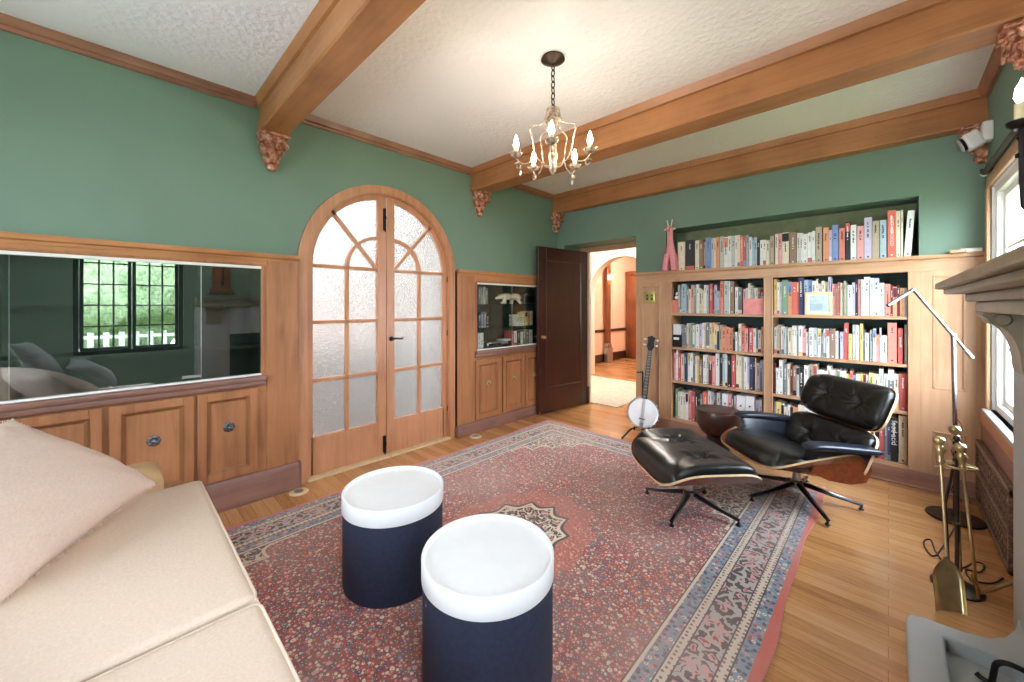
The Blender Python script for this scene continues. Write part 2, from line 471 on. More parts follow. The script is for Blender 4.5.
def holed(name, axis, pos, back, u0, u1, z0, z1, holes, m, label, rev=None):
    """wall slab across axis at pos (room side) to back, with rectangular openings (u0,u1,z0,z1)"""
    us = sorted({u0, u1, *[h[0] for h in holes], *[h[1] for h in holes]})
    zs = sorted({z0, z1, *[h[2] for h in holes], *[h[3] for h in holes]})
    b = MB()
    def P(u, z, w): return (w, u, z) if axis == 0 else (u, w, z)
    def solid(i, k):
        if i < 0 or k < 0 or i >= len(us) - 1 or k >= len(zs) - 1: return False
        cu, cz = (us[i] + us[i + 1]) / 2, (zs[k] + zs[k + 1]) / 2
        return not any(h[0] < cu < h[1] and h[2] < cz < h[3] for h in holes)
    def quad(ps, mm): b.face([b.bm.verts.new(p) for p in ps], mm)
    for i in range(len(us) - 1):
        for k in range(len(zs) - 1):
            if not solid(i, k): continue
            a, c, d, e = us[i], us[i + 1], zs[k], zs[k + 1]
            for w in (pos, back): quad([P(a, d, w), P(c, d, w), P(c, e, w), P(a, e, w)], m)
            mm = rev or m
            if not solid(i - 1, k): quad([P(a, d, pos), P(a, e, pos), P(a, e, back), P(a, d, back)], mm)
            if not solid(i + 1, k): quad([P(c, d, pos), P(c, e, pos), P(c, e, back), P(c, d, back)], mm)
            if not solid(i, k - 1): quad([P(a, d, pos), P(c, d, pos), P(c, d, back), P(a, d, back)], mm)
            if not solid(i, k + 1): quad([P(a, e, pos), P(c, e, pos), P(c, e, back), P(a, e, back)], mm)
    bmesh.ops.remove_doubles(b.bm, verts=b.bm.verts[:], dist=1e-5)
    o = b.build(name, ang=30)
    return tag(o, label, 'wall', kind='structure')

b = MB(); b.box(-7.2, 0.75, -1.75, 10.6, -0.12, 0.0, 'floor'); o = b.build('floor', ang=None)
tag(o, 'honey oak plank floor of the library running out into the hall', 'floor', kind='structure')
b = MB(); b.box(-3.6, 0.75, -1.75, 4.55, ZC, ZC + 0.12, 'ceiling'); o = b.build('ceiling', ang=None)
tag(o, 'white textured plaster ceiling crossed by wooden beams', 'ceiling', kind='structure')

# wall with the arched doors
AC, AZ, AR = 1.665, 1.635, 0.706
pts = [(YN - 0.2, 1.60), (0.935, 1.60), (0.935, 0), (AC - AR, 0), (AC - AR, AZ)]
for i in range(1, 40):
    a = PI - PI * i / 40; pts.append((AC + AR * math.cos(a), AZ + AR * math.sin(a)))
pts += [(AC + AR, AZ), (AC + AR, 0), (2.40, 0), (2.40, 1.60), (4.55, 1.60), (4.55, ZC + 0.02), (YN - 0.2, ZC + 0.02)]
b = MB(); b.prism(pts, 0, XL, XL - 0.16, 'green')
tag(b.build('wall_left', ang=20), 'green painted wall around the arched french doors', 'wall', kind='structure')

# wall with the bookcase: doorway, bookcase and niche notched out
NX0, NX1, NZ = -1.69, 0.16, 2.125
pts = [(-3.6, 0), (-3.02, 0), (-3.02, 2.10), (-2.03, 2.10), (-2.03, 1.60), (NX0, 1.60), (NX0, NZ), (NX1, NZ), (NX1, 1.60), (0.62, 1.60), (0.62, ZC + 0.02), (-3.6, ZC + 0.02)]
b = MB(); b.prism(pts, 1, YB, YB + 0.42, 'green')
tag(b.build('wall_back', ang=20), 'green painted wall above the bookcase with a book niche and doorway', 'wall', kind='structure')
W1 = (2.72, 3.90, 0.66, 2.08); W2 = (-0.33, 0.64, 0.74, 2.16)
holed('wall_right', 0, XR, XR + 0.15, YN - 0.2, 4.55, 0, ZC + 0.02, [W1, W2], 'green', 'green wall with the fireplace and tall windows', 'white')
W3 = (-2.3, -1.0, 0.95, 2.2)  # opening for the added window
holed('wall_near', 1, YN, YN - 0.15, -3.6, 0.62, 0, ZC + 0.02, [W3], 'green', 'green wall behind the sofa with a window added for fill light')

# niche lining and doorway lining
b = MB(); b.box(NX0 - 0.02, NX1 + 0.02, YB + 0.29, YB + 0.31, 1.6, NZ + 0.02, 'olive')
tag(b.build('trim_1', ang=None), 'olive painted panel at the rear of the book niche', 'niche panel', kind='structure')
b = MB()
b.box(-3.02, -1.9, 4.44, 4.50, 2.035, 2.10, 'case_x', 0.004)
b.box(-3.02, -2.945, 4.44, 4.50, 0.0, 2.035, 'mahogany', 0.004)
b.box(-2.945, -2.905, 4.475, 4.53, 0.0, 2.035, 'white', 0.004)
b.box(-2.03, -1.9, 4.36, 4.50, 0.0, 2.04, 'case', 0.004)
tag(b.build('trim_2', ang=30), 'wooden doorway lining with a pale inner jamb', 'door frame', kind='structure')

# crown moulding: stepped profile
def crown(name, pts, label):
    b = MB()
    for axis, prof, a0, a1 in pts: b.prism(prof, axis, a0, a1, 'crown')
    tag(b.build(name, ang=30), label, 'moulding', kind='structure')
def crown_seg(y0, y1):
    return (1, [(XL, 2.682), (XL + 0.018, 2.682), (XL + 0.022, 2.70), (XL + 0.034, 2.705), (XL + 0.042, 2.728), (XL + 0.05, ZC), (XL, ZC)], y0, y1)
crown('trim_3', [crown_seg(YN, 0.67)], 'slim brown crown moulding above the glazed cabinet')
crown('trim_4', [crown_seg(0.90, 2.58)], 'slim brown crown moulding above the arched doors')
crown('trim_5', [crown_seg(2.83, 3.955)], 'slim brown crown moulding above the small cabinet')
def crown_r(y0, y1):
    return (1, [(XR, 2.682), (XR - 0.018, 2.682), (XR - 0.034, 2.705), (XR - 0.05, ZC), (XR, ZC)], y0, y1)
crown('trim_6', [crown_r(2.83, 3.955), crown_r(0.90, 2.58), crown_r(YN, 0.67)], 'slim brown crown moulding above the fireplace wall')

# ceiling beams: boxed, with a moulded top, recessed face and bottom rail
def beam(name, y0, y1, label):
    b = MB()
    zb, zt = 2.515, ZC
    prof = [(y0 + 0.012, zb), (y1 - 0.012, zb), (y1 - 0.004, zb + 0.01), (y1 - 0.004, zb + 0.07), (y1 - 0.018, zb + 0.075), (y1 - 0.018, zt - 0.055),
            (y1 - 0.002, zt - 0.05), (y1 + 0.012, zt - 0.02), (y1 + 0.02, zt), (y0 - 0.02, zt), (y0 - 0.012, zt - 0.02), (y0 + 0.002, zt - 0.05),
            (y0 + 0.018, zt - 0.055), (y0 + 0.018, zb + 0.075), (y0 + 0.004, zb + 0.07), (y0 + 0.004, zb + 0.01)]
    b.prism(prof, 0, XL, XR, 'beam')
    tag(b.build(name, ang=25), label, 'ceiling beam', kind='structure')
beam('trim_7', 0.685, 0.858, 'boxed wooden ceiling beam crossing above the glazed cabinet')
beam('trim_8', 2.59, 2.80, 'boxed wooden ceiling beam behind the chandelier')
beam('trim_9', 3.96, 4.20, 'boxed wooden ceiling beam along the bookcase wall')

# ------------------------------------------------------------------ carved corbels under the beam ends
def corbel(loc, flip, label, sz=1.0):
    """loc: top centre against the wall; projects to +x (flip=1) or -x (flip=-1)"""
    t = thing('corbel', label, 'corbel', loc, 0 if flip > 0 else PI, 'carved corbels under the ceiling beams')
    def prof(v):
        # half width (y) and projection (x) from top (v=0) to tip (v=1)
        if v < 0.12: return 0.086, 0.112
        if v < 0.62: k = (v - 0.12) / 0.5; return 0.084 - 0.03 * k * k, 0.108 - 0.04 * k * k
        if v < 0.70: return 0.05, 0.07
        k = (v - 0.70) / 0.30; return 0.046 * (1 - k ** 2.2) + 0.004, 0.05 * (1 - k ** 1.8) + 0.004
    def surf(u, v):
        hw, pr = prof(v); a = PI * (u - 0.5)
        z = -0.245 * v
        rel = 1 + 0.10 * math.sin(a * 10) * math.sin(v * 34) + 0.16 * (mnoise.noise(Vector((u * 9, v * 8, loc[1]))))
        return ((pr * abs(math.cos(a)) ** 0.55) * rel * sz + 0.001, hw * math.sin(a) * (0.9 + 0.1 * rel) * sz, z * sz)
    b = MB(); b.grid(surf, 40, 44, 'carved'); b.build('acanthus_leaf', t, ang=60)
    b = MB(); b.box(0, 0.120 * sz, -0.092 * sz, 0.092 * sz, -0.022, 0.0, 'carved', 0.006); b.build('corbel_cap', t)
    for s in (-1, 1):
        b = MB(); pts = []
        for i in range(26):
            a = i * 0.5; r = 0.042 * (1 - i / 30)
            pts.append(((0.084 + 0.02 * math.sin(i * 0.2)) * sz, (s * (0.042 + r * math.cos(a))) * sz, (-0.085 + r * math.sin(a)) * sz))
        b.tube(pts, [0.011 * sz * (1 - i / 60) for i in range(26)], 'carved', 6); b.build('volute', t, ang=60)
    b = MB()
    b.ball((0.03 * sz, 0, -0.215 * sz), (0.028 * sz, 0.034 * sz, 0.034 * sz), 'carved', 12, 8); b.build('drop', t, ang=60)
    return t
corbel((XL, 0.772, 2.515), 1, 'copper-brown carved corbel under the beam above the glazed cabinet')
corbel((XL, 2.705, 2.515), 1, 'carved corbel just beyond the top of the arched doors')
corbel((XL, 4.02, 2.515), 1, 'carved corbel in the corner above the dark open door')
corbel((XR, 2.705, 2.515), -1, 'carved corbel high above the mantel near the lit sconce')
corbel((XR, 4.02, 2.515), -1, 'carved corbel half hidden by the white camera')

# ------------------------------------------------------------------ french doors
d1 = thing('door_1', 'pair of arched honey wood french doors with frosted panes', 'french doors', (XL, AC, 0), kind='structure')
def arc_pts(r0, r1, a0, a1, n=28, cy=AC, cz=AZ):
    o = [(cy + r1 * math.cos(a0 + (a1 - a0) * i / n), cz + r1 * math.sin(a0 + (a1 - a0) * i / n)) for i in range(n + 1)]
    return o + [(cy + r0 * math.cos(a1 - (a1 - a0) * i / n), cz + r0 * math.sin(a1 - (a1 - a0) * i / n)) for i in range(n + 1)]
X0, X1 = XL - 0.075, XL - 0.030     # leaf thickness
b = MB()
for r0, r1, xf in ((0.655, 0.722, XL + 0.012), (0.648, 0.668, XL + 0.0)):
    b.prism(arc_pts(r0, r1, 0, PI, 48), 0, XL - 0.12, xf, 'door_wood')
    for s in (-1, 1): b.box(XL - 0.12, xf, AC + s * r0, AC + s * r1, 0, AZ, 'door_wood')
b.build('door_casing', d1, world=True, ang=30)
b = MB(); b.box(XL - 0.16, XL + 0.03, AC - 0.66, AC + 0.66, 0, 0.022, 'ply', 0.006); b.build('threshold', d1, world=True)
RO, RI = 0.654, 0.604
for s in (-1, 1):
    lf = bpy.data.objects.new('door_leaf', None); C.objects.link(lf); lf.parent = d1
    b = MB()
    g = 0.004
    ye, yi = AC + s * RO, AC + s * g            # outer edge, meeting edge
    a0, a1 = (PI / 2 + 0.0062, PI) if s < 0 else (0, PI / 2 - 0.0062)
    b.prism(arc_pts(RI, RO, a0, a1), 0, X0, X1, 'door_wood')
    b.box(X0, X1, ye, AC + s * RI, 0.024, AZ, 'door_wood')              # hinge stile
    ztop = AZ + math.sqrt(RI ** 2 - 0.08 ** 2) + 0.03
    b.box(X0, X1 + 0.004, yi, AC + s * 0.078, 0.024, ztop, 'door_wood')  # meeting stile
    b.box(X0, X1, AC + s * 0.07, AC + s * (RI + 0.01), 0.024, 0.31, 'door_wood')  # bottom rail
    b.box(X0, X1 - 0.004, AC + s * 0.07, AC + s * (RI + 0.01), 0.215, 0.222, 'door_wood')
    # glazing bars
    xm0, xm1 = X0 + 0.008, X1 + 0.002
    mw = 0.0135
    for z in (0.745, 1.195, AZ - 0.002):
        b.box(xm0, xm1, AC + s * 0.07, AC + s * RI, z - mw, z + mw, 'door_wood', 0.004)
    ym = AC + s * 0.338
    b.box(xm0, xm1, ym - mw, ym + mw, 0.30, AZ, 'door_wood', 0.004)
    rr = 0.268
    c0, c1 = (PI / 2, PI) if s < 0 else (0, PI / 2)
    b.prism(arc_pts(rr - mw, rr + mw, c0, c1, 20, AC + s * 0.07), 0, xm0, xm1, 'door_wood')
    q = 3 * PI / 4 if s < 0 else PI / 4
    p0 = (AC + s * 0.075, AZ); p1 = (AC + (RI + 0.02) * math.cos(q) + s * 0.02, AZ + (RI + 0.02) * math.sin(q))
    dy, dz = p1[0] - p0[0], p1[1] - p0[1]; L = math.hypot(dy, dz); ny, nz = -dz / L * mw, dy / L * mw
    b.prism([(p0[0] + ny, p0[1] + nz), (p1[0] + ny, p1[1] + nz), (p1[0] - ny, p1[1] - nz), (p0[0] - ny, p0[1] - nz)], 0, xm0, xm1 - 0.002, 'door_wood')
    for v in b.bm.verts: v.co -= Vector((XL, AC, 0))
    b.build('leaf_frame', lf, ang=30)
    b = MB()
    xg = X0 + 0.02
    pg = [(AC + s * 0.06, 0.30), (AC + s * (RI + 0.012), 0.30), (AC + s * (RI + 0.012), AZ)]
    for i in range(1, 25):
        a = (PI / 2 - 0.1) * i / 24; pg.append((AC + s * (RI + 0.012) * math.cos(a), AZ + (RI + 0.012) * math.sin(a)))
    b.prism(pg, 0, xg, xg - 0.006, 'frosted')
    for v in b.bm.verts: v.co -= Vector((XL, AC, 0))
    b.build('glass_pane', lf, ang=None, label='frosted glue-chip glass')
    for z in (0.30, 1.05, 1.58):                                     # hinges
        b = MB(); b.lathe([(0, -0.03), (0.009, -0.026), (0.009, 0.026), (0, 0.03)], 'black', 8, (XL - 0.018, AC + s * 0.652, z))
        b.ball((XL - 0.018, AC + s * 0.652, z + 0.035), 0.007, 'black', 8, 6)
        for v in b.bm.verts: v.co -= Vector((XL, AC, 0))
        b.build('hinge', lf)
xb = XL - 0.026
for nm, z0, z1 in (('top_bolt', 1.98, 2.17), ('foot_bolt', 0.045, 0.19)):
    b = MB()
    b.box(xb, xb + 0.012, AC - 0.034, AC - 0.008, z0, z1, 'black', 0.004)
    b.tube([(xb + 0.018, AC - 0.021, z0 - 0.015), (xb + 0.018, AC - 0.021, z1)], 0.006, 'iron', 8)
    b.tube([(xb + 0.018, AC - 0.021, (z0 + z1) / 2), (xb + 0.034, AC - 0.021, (z0 + z1) / 2), (xb + 0.036, AC - 0.021, (z0 + z1) / 2 + 0.02)], 0.005, 'iron', 6)
    b.build(nm, d1, world=True)
b = MB()
b.lathe([(0, 0), (0.02, 0), (0.022, 0.006), (0.01, 0.01), (0.008, 0.04), (0, 0.042)], 'black', 14, mat=Matrix.Translation((xb, AC + 0.045, 1.03)) @ Matrix.Rotation(PI / 2, 4, 'Y'))
b.tube([(xb + 0.036, AC + 0.045, 1.03), (xb + 0.04, AC + 0.08, 1.034), (xb + 0.04, AC + 0.115, 1.026), (xb + 0.04, AC + 0.138, 1.036)], [0.009, 0.008, 0.008, 0.006], 'black', 8)
b.build('lever_handle', d1, world=True)

# sunroom beyond the frosted doors
b = MB(); b.box(-6.6, -3.5, -0.9, 4.4, -0.12, 0.0, 'hall_wood')
tag(b.build('floor_2', ang=None), 'brown floor of the sunroom behind the frosted doors', 'floor', kind='structure')
for nm, q in (('wall_sunroom_far', (-6.75, -6.6, -1.0, 4.5, -0.1, 2.8)), ('wall_sunroom_near', (-6.75, -3.5, -1.05, -0.9, -0.1, 2.8)), ('wall_sunroom_end', (-6.75, -3.5, 4.4, 4.5, -0.1, 2.8)), ('ceiling_3', (-6.75, -3.28, -1.05, 4.5, 2.7, 2.8))):
    b = MB(); b.box(*q, 'white'); tag(b.build(nm, ang=None), 'white painted plaster of the sunroom, ' + nm.replace('_', ' '), 'ceiling' if 'ceil' in nm else 'wall', kind='structure')
t = thing('chest_stand_in', 'dark chest standing in for dark things blurred behind the frosted doors', 'chest', (-4.2, 1.0, 0))  # made-up chest, shaped to darken the lower panes
b = MB(); b.box(-4.5, -3.95, -0.3, 2.3, 0.0, 0.84, 'mahogany', 0.01); b.build('body', t, world=True)
b = MB(); b.box(-4.52, -3.93, -0.32, 2.32, 0.84, 0.90, 'hall_wood', 0.01); b.build('lid', t, world=True)
t = thing('sunroom_fill_lamp', 'flat white ceiling lamp added unseen to light the sunroom', 'ceiling lamp', (-5.0, 1.6, 2.699))  # added lamp, out of view, brightens the frosted panes
b = MB(); b.box(-0.62, 0.62, -0.92, 0.92, -0.03, 0.0, 'white', 0.004); b.build('tray', t)
b = MB(); b.box(-0.6, 0.6, -0.9, 0.9, -0.036, -0.031, glow('sunroom_fill_diffuser', (0.95, 0.97, 1, 1), SUNROOM)); b.build('diffuser', t, ang=None)

# ------------------------------------------------------------------ dark panelled door
ph = (-2.925, 4.45); pf = (-3.035, 3.56)
dl = math.hypot(pf[0] - ph[0], pf[1] - ph[1]); ang = math.atan2(pf[1] - ph[1], pf[0] - ph[0])
d2 = thing('door_2', 'dark mahogany single-panel door standing open in the corner', 'door', (ph[0], ph[1], 0.008), ang, kind='structure')
# local: x along the leaf from hinge to free edge, y = thickness; room side faces +y
b = MB(); T = 0.02
for x0, x1, z0, z1 in ((0, 0.13, 0, 2.03), (dl - 0.13, dl, 0, 2.03), (0.13, dl - 0.13, 1.87, 2.03), (0.13, dl - 0.13, 0, 0.30)):
    b.box(x0, x1, -T, T, z0, z1, 'mahogany', 0.003, 1)
b.box(0.12, dl - 0.12, -0.008, 0.008, 0.29, 1.88, 'mahogany')
b.build('leaf_panel', d2, ang=30)
b = MB()
for sy in (-1, 1):
    for x0, x1, z0, z1 in ((0.13, 0.142, 0.30, 1.87), (dl - 0.142, dl - 0.13, 0.30, 1.87), (0.13, dl - 0.13, 0.30, 0.312), (0.13, dl - 0.13, 1.858, 1.87)):
        b.box(x0, x1, sy * 0.006, sy * 0.018, z0, z1, 'mahogany', 0.004, 1)
b.build('panel_moulding', d2, ang=30)
for sy in (-1, 1):
    b = MB(); R = Matrix.Translation((dl - 0.062, sy * T, 0.93)) @ Matrix.Rotation(-sy * PI / 2, 4, 'X')
    b.lathe([(0, 0), (0.022, 0), (0.022, 0.005), (0.009, 0.008), (0.009, 0.03), (0.02, 0.036), (0.024, 0.05), (0.016, 0.062), (0, 0.065)], 'brass', 16, mat=R); b.build('door_knob', d2)
b = MB(); b.box(-0.03, 0.012, -T - 0.012, T + 0.012, 0, 0.22, 'mahogany', 0.004); b.build('kick_block', d2)
b = MB(); b.lathe([(0, 0), (0.006, 0), (0.006, 0.03), (0, 0.03)], 'brass', 10, (dl - 0.01, T + 0.008, 0.0)); b.build('foot_stop', d2)

# ------------------------------------------------------------------ windows
def window(name, axis, pos, u0, u1, z0, z1, nsash, cols, rows, label, m='white', sgn=1):
    """pos: wall centre plane; sgn: outward direction"""
    w = thing(name, label, 'window', ((pos, (u0 + u1) / 2, z0) if axis == 0 else ((u0 + u1) / 2, pos, z0)), kind='structure')
    def bx(b, a, c, d, e, t0, t1, mm, bev=0.003):
        if axis == 0: b.box(pos + sgn * t0, pos + sgn * t1, a, c, d, e, mm, bev, 1)
        else: b.box(a, c, pos + sgn * t0, pos + sgn * t1, d, e, mm, bev, 1)
    b = MB(); fw = 0.045
    for a, c, d, e in ((u0, u0 + fw, z0, z1), (u1 - fw, u1, z0, z1), (u0 + fw, u1 - fw, z1 - fw, z1), (u0 + fw, u1 - fw, z0, z0 + fw)):
        bx(b, a, c, d, e, -0.05, 0.05, m)
    b.build('window_frame', w, world=True)
    L = (u1 - u0 - 2 * fw) / nsash
    for k in range(nsash):
        a, c = u0 + fw + k * L + 0.003, u0 + fw + (k + 1) * L - 0.003
        d, e = z0 + fw + 0.002, z1 - fw - 0.002; sw = 0.034
        b = MB()
        for q in ((a, a + sw, d, e), (c - sw, c, d, e), (a + sw, c - sw, e - sw, e), (a + sw, c - sw, d, d + sw)): bx(b, *q, -0.02, 0.02, m)
        for i in range(1, cols):
            x = a + sw + (c - a - 2 * sw) * i / cols; bx(b, x - 0.008, x + 0.008, d + sw, e - sw, -0.012, 0.012, m, 0)
        for i in range(1, rows):
            z = d + sw + (e - d - 2 * sw) * i / rows; bx(b, a + sw, c - sw, z - 0.008, z + 0.008, -0.011, 0.011, m, 0)
        s_ = b.build('sash', w, world=True)
        b = MB(); bx(b, a + sw * 0.7, c - sw * 0.7, d + sw * 0.7, e - sw * 0.7, -0.002, 0.002, 'glass', 0); b.build('glass_pane', s_, world=True, ang=None)
    return w
w1 = window('window_1', 0, XR + 0.07, *W1, 2, 2, 4, 'bright casement window between the fireplace and the bookcase')
b = MB(); b.box(XR - 0.035, XR + 0.05, W1[0] - 0.03, W1[1] + 0.03, 0.632, 0.66, 'stone', 0.006); b.build('window_sill', w1, world=True, label='cool grey stone sill')
b = MB()
for a, c, d, e in ((W1[0] - 0.07, W1[0], 0.66, 2.15), (W1[1], W1[1] + 0.06, 0.66, 2.15), (W1[0] - 0.07, W1[1] + 0.06, 2.08, 2.15)):
    b.box(XR - 0.016, XR + 0.01, a, c, d, e, 'case', 0.004)
b.build('window_casing', w1, world=True)
w2 = window('window_2', 0, XR + 0.07, *W2, 2, 3, 5, 'leaded casement window beside the sofa seen mirrored in the cabinet glass', 'black')
w3 = window('fill_window', 1, YN - 0.07, *W3, 3, 3, 4, 'window added out of view behind the sofa for fill light', 'white', -1)  # invented window behind the camera, lets in frontal fill light

# curtain rod above window_1
t = thing('curtain_rod', 'dark curtain rod with a white end cap over the bright window', 'curtain rod', (XR - 0.03, 3.84, 2.165))
b = MB(); b.tube([(XR - 0.03, 2.8, 2.165), (XR - 0.03, 3.84, 2.165)], 0.016, 'bronze', 10); b.build('rod', t, world=True)
b = MB(); b.lathe([(0, 0), (0.018, 0), (0.02, 0.012), (0.012, 0.02), (0, 0.022)], 'white', 12, mat=Matrix.Translation((XR - 0.03, 3.84, 2.165)) @ Matrix.Rotation(-PI / 2, 4, 'X')); b.build('end_cap', t, world=True)
b = MB(); b.box(XR - 0.055, XR + 0.0, 3.78, 3.80, 2.15, 2.18, 'bronze', 0.003); b.build('rod_bracket', t, world=True)

# ------------------------------------------------------------------ outdoors past the windows
def foliage(name, c1, c2):
    t = NT(name)
    n = t.noise(t.coord(), 9, 4, 0.65)
    return t.done(t.bsdf(t.ramp(n, [(0.35, c1), (0.65, c2)]), 0.8, 0, t.bump(t.noise(t.coord(), 20, 4), 0.9, 0.1)))
M['leafy'] = foliage('garden_foliage', col(96, 122, 84), col(176, 194, 150))
M['lawn'] = foliage('lawn_grass', col(92, 116, 66), col(130, 150, 92))
b = MB(); b.box(0.75, 16, -12, 12, -0.6, -0.5, 'lawn'); tag(b.build('lawn', ang=None), 'lawn outside the fireplace wall', 'lawn', kind='structure')
fe = thing('garden_fence', 'white picket fence outside the casement window by the sofa', 'fence', (4.2, 0.2, -0.5))
b = MB()
for z in (0.25, 1.05): b.box(4.18, 4.22, -3.2, 3.6, z - 0.5 + 0.15, z - 0.5 + 0.21, 'white')
b.build('rail', fe, world=True)
for i in range(34):
    y = -3.1 + i * 0.2; b = MB(); b.box(4.16, 4.18, y - 0.04, y + 0.04, -0.5, 0.82, 'white'); b.build('picket', fe, world=True)
def shrub(loc, r, label):
    b = MB()
    def s_(u, v):
        a, th = 2 * PI * u, PI * v
        d = Vector((math.sin(th) * math.cos(a), math.sin(th) * math.sin(a), math.cos(th)))
        k = 1 + 0.25 * mnoise.noise(d * 2.3 + Vector(loc)) + 0.14 * mnoise.noise(d * 6 + Vector(loc))
        return (d.x * r[0] * k, d.y * r[1] * k, d.z * r[2] * k)
    b.grid(s_, 36, 20, 'leafy', True)
    o = b.build('garden_tree_crown' if r[2] > 1.5 else 'garden_shrub', None, ang=60); o.location = loc
    return o
for nm, loc, r, label in (('a', (8.6, -1.6, 1.7), (1.5, 1.7, 1.8), 'leafy tree beyond the white fence near the house corner'),
                          ('c', (14.4, 0.5, 1.7), (1.7, 2.3, 2.1), 'broad pale tree between two others beyond the white fence'),
                          ('b', (10.4, 3.0, 1.6), (1.6, 1.7, 1.5), 'rounded bush beyond the white fence toward the fireplace')):
    t = thing('garden_tree', label, 'tree', (loc[0], loc[1], -0.5))
    o = shrub((0, 0, 0), r, label); o.name = 'foliage'; o.parent = t; o.location = (0, 0, loc[2] + 0.5)
    b = MB(); b.tube([(0, 0, 0), (0.03, 0, 0.9), (0, 0.05, loc[2] + 0.5)], [0.14, 0.11, 0.06], 'hall_wood', 10); b.build('trunk', t)

# ------------------------------------------------------------------ the hall past the dark door
b = MB(); b.box(-7.2, 0.75, 4.5, 10.6, 2.62, 2.72, 'cream_wall'); tag(b.build('ceiling_2', ang=None), 'cream hall ceiling', 'ceiling', kind='structure')
HC, HW, HT = -3.40, 0.68, 2.20
pts = [(-7.2, 0), (HC - HW, 0), (HC - HW, HT - HW)]
for i in range(1, 30):
    a = PI - PI * i / 30; pts.append((HC + HW * math.cos(a), HT - HW + HW * math.sin(a)))
pts += [(HC + HW, HT - HW), (HC + HW, 0), (0.75, 0), (0.75, 2.65), (-7.2, 2.65)]
b = MB(); b.prism(pts, 1, 6.3, 6.5, 'cream_wall'); tag(b.build('wall_hall_arch', ang=25), 'cream hall wall with an arched opening', 'wall', kind='structure')
b = MB(); b.box(-5.0, -4.85, 4.5, 6.3, 0, 2.65, 'cream_wall'); tag(b.build('wall_hall_side', ang=None), 'cream side wall of the hall', 'wall', kind='structure')
b = MB(); b.box(-4.9, -4.75, 6.5, 10.6, 0, 2.65, 'pink_wall'); tag(b.build('wall_hall_far', ang=None), 'peach wall past the hall arch', 'wall', kind='structure')
b = MB(); b.box(-4.9, 0.75, 10.45, 10.6, 0, 2.65, 'pink_wall'); tag(b.build('wall_hall_end', ang=None), 'peach end wall of the far room', 'wall', kind='structure')
b = MB(); b.box(0.6, 0.75, 4.5, 10.6, 0, 2.65, 'cream_wall'); tag(b.build('wall_hall_right', ang=None), 'cream wall at the far side of the hall', 'wall', kind='structure')
b = MB(); b.box(-4.75, -4.73, 6.5, 10.45, 0, 0.19, 'mahogany', 0.004); tag(b.build('baseboard_hall', ang=30), 'dark baseboard along the peach wall', 'baseboard', kind='structure')
b = MB(); b.box(-4.75, -4.72, 6.5, 10.45, 0.70, 0.76, 'mahogany', 0.006); tag(b.build('trim_10', ang=30), 'dark chair rail along the peach wall', 'chair rail', kind='structure')
t = thing('hall_pilaster', 'slim brown wooden post on the peach wall past the arch', 'post', (-4.70, 8.0, 0))
b = MB(); b.box(-4.715, -4.64, 7.92, 8.08, 0.0, 2.6, 'hall_wood', 0.006); b.build('shaft', t, world=True)
b = MB(); b.box(-4.717, -4.60, 7.89, 8.11, 0.002, 0.34, 'steel', 0.01); b.box(-4.716, -4.615, 7.90, 8.10, 0.34, 0.44, 'steel', 0.03); b.build('plinth', t, world=True, label='grey plinth')
t = thing('hall_sconce', 'small lit brass sconce on the post past the hall arch', 'wall lamp', (-4.655, 8.0, 1.72))
b = MB(); b.box(-4.638, -4.625, 7.97, 8.03, 1.80, 2.0, 'brass', 0.004); b.tube([(-4.63, 8, 1.88), (-4.60, 8, 1.86), (-4.585, 8, 1.92)], 0.008, 'brass', 8); b.build('bracket', t, world=True)
b = MB(); b.lathe([(0, 0), (0.012, 0.0), (0.022, 0.03), (0.014, 0.07), (0, 0.1)], 'bulb', 12, (-4.585, 8, 1.93)); b.build('bulb', t, world=True)
t = thing('hall_cupboard', 'tall reddish wooden cupboard with a cornice in the far room', 'cupboard', (-4.55, 9.3, 0))
b = MB(); b.box(-4.72, -4.40, 8.95, 9.65, 0.02, 2.06, 'hall_wood', 0.005); b.build('carcass', t, world=True)
b = MB(); b.box(-4.722, -4.37, 8.91, 9.69, 2.06, 2.16, 'hall_wood', 0.02); b.build('cornice', t, world=True)
for y0, y1 in ((8.98, 9.29), (9.31, 9.62)):
    b = MB(); b.box(-4.40, -4.38, y0, y1, 0.1, 2.0, 'hall_wood', 0.006); b.box(-4.38, -4.372, y0 + 0.05, y1 - 0.05, 0.2, 1.9, 'hall_wood', 0.004); b.build('door', t, world=True)
b = MB(); b.box(-4.55, -2.50, 4.51, 6.2, 0.0, 0.014, 'hallrug', 0.004)
o = b.build('hall_rug', None, origin=(-3.5, 6.0, 0)); tag(o, 'pale patterned rug on the hall floor past the door', 'rug')
HL = glow('hall_fill_glow', (1, 0.93, 0.86, 1), 175)  # unseen lamps added to brighten the hall and the far room
for lp_, ll_ in (((-3.0, 5.4, 2.62), 'round ceiling lamp added unseen to light the hall before the arch'), ((-3.3, 8.2, 2.62), 'round ceiling lamp added unseen to light the room past the arch')):
  t = thing('hall_fill_lamp', ll_, 'ceiling lamp', lp_)
  b = MB(); b.lathe([(0, 0), (0.12, 0), (0.12, -0.02), (0, -0.02)], 'brass', 24); b.build('canopy', t)
  b = MB(); b.lathe([(0, -0.16), (0.08, -0.14), (0.13, -0.09), (0.14, -0.02), (0, -0.02)], HL, 24); b.build('lamp_shade', t)
# ------------------------------------------------------------------ built-in glazed cabinets on the french-door wall
XF = XL + 0.03                                         # cabinet face plane
MA = lambda p: (XF + p[1], p[0], p[2])                 # (along wall, outward, up)
MBk = lambda p: (p[0], YB - 0.0 - p[1], p[2])          # bookcase wall: (x, outward, up)

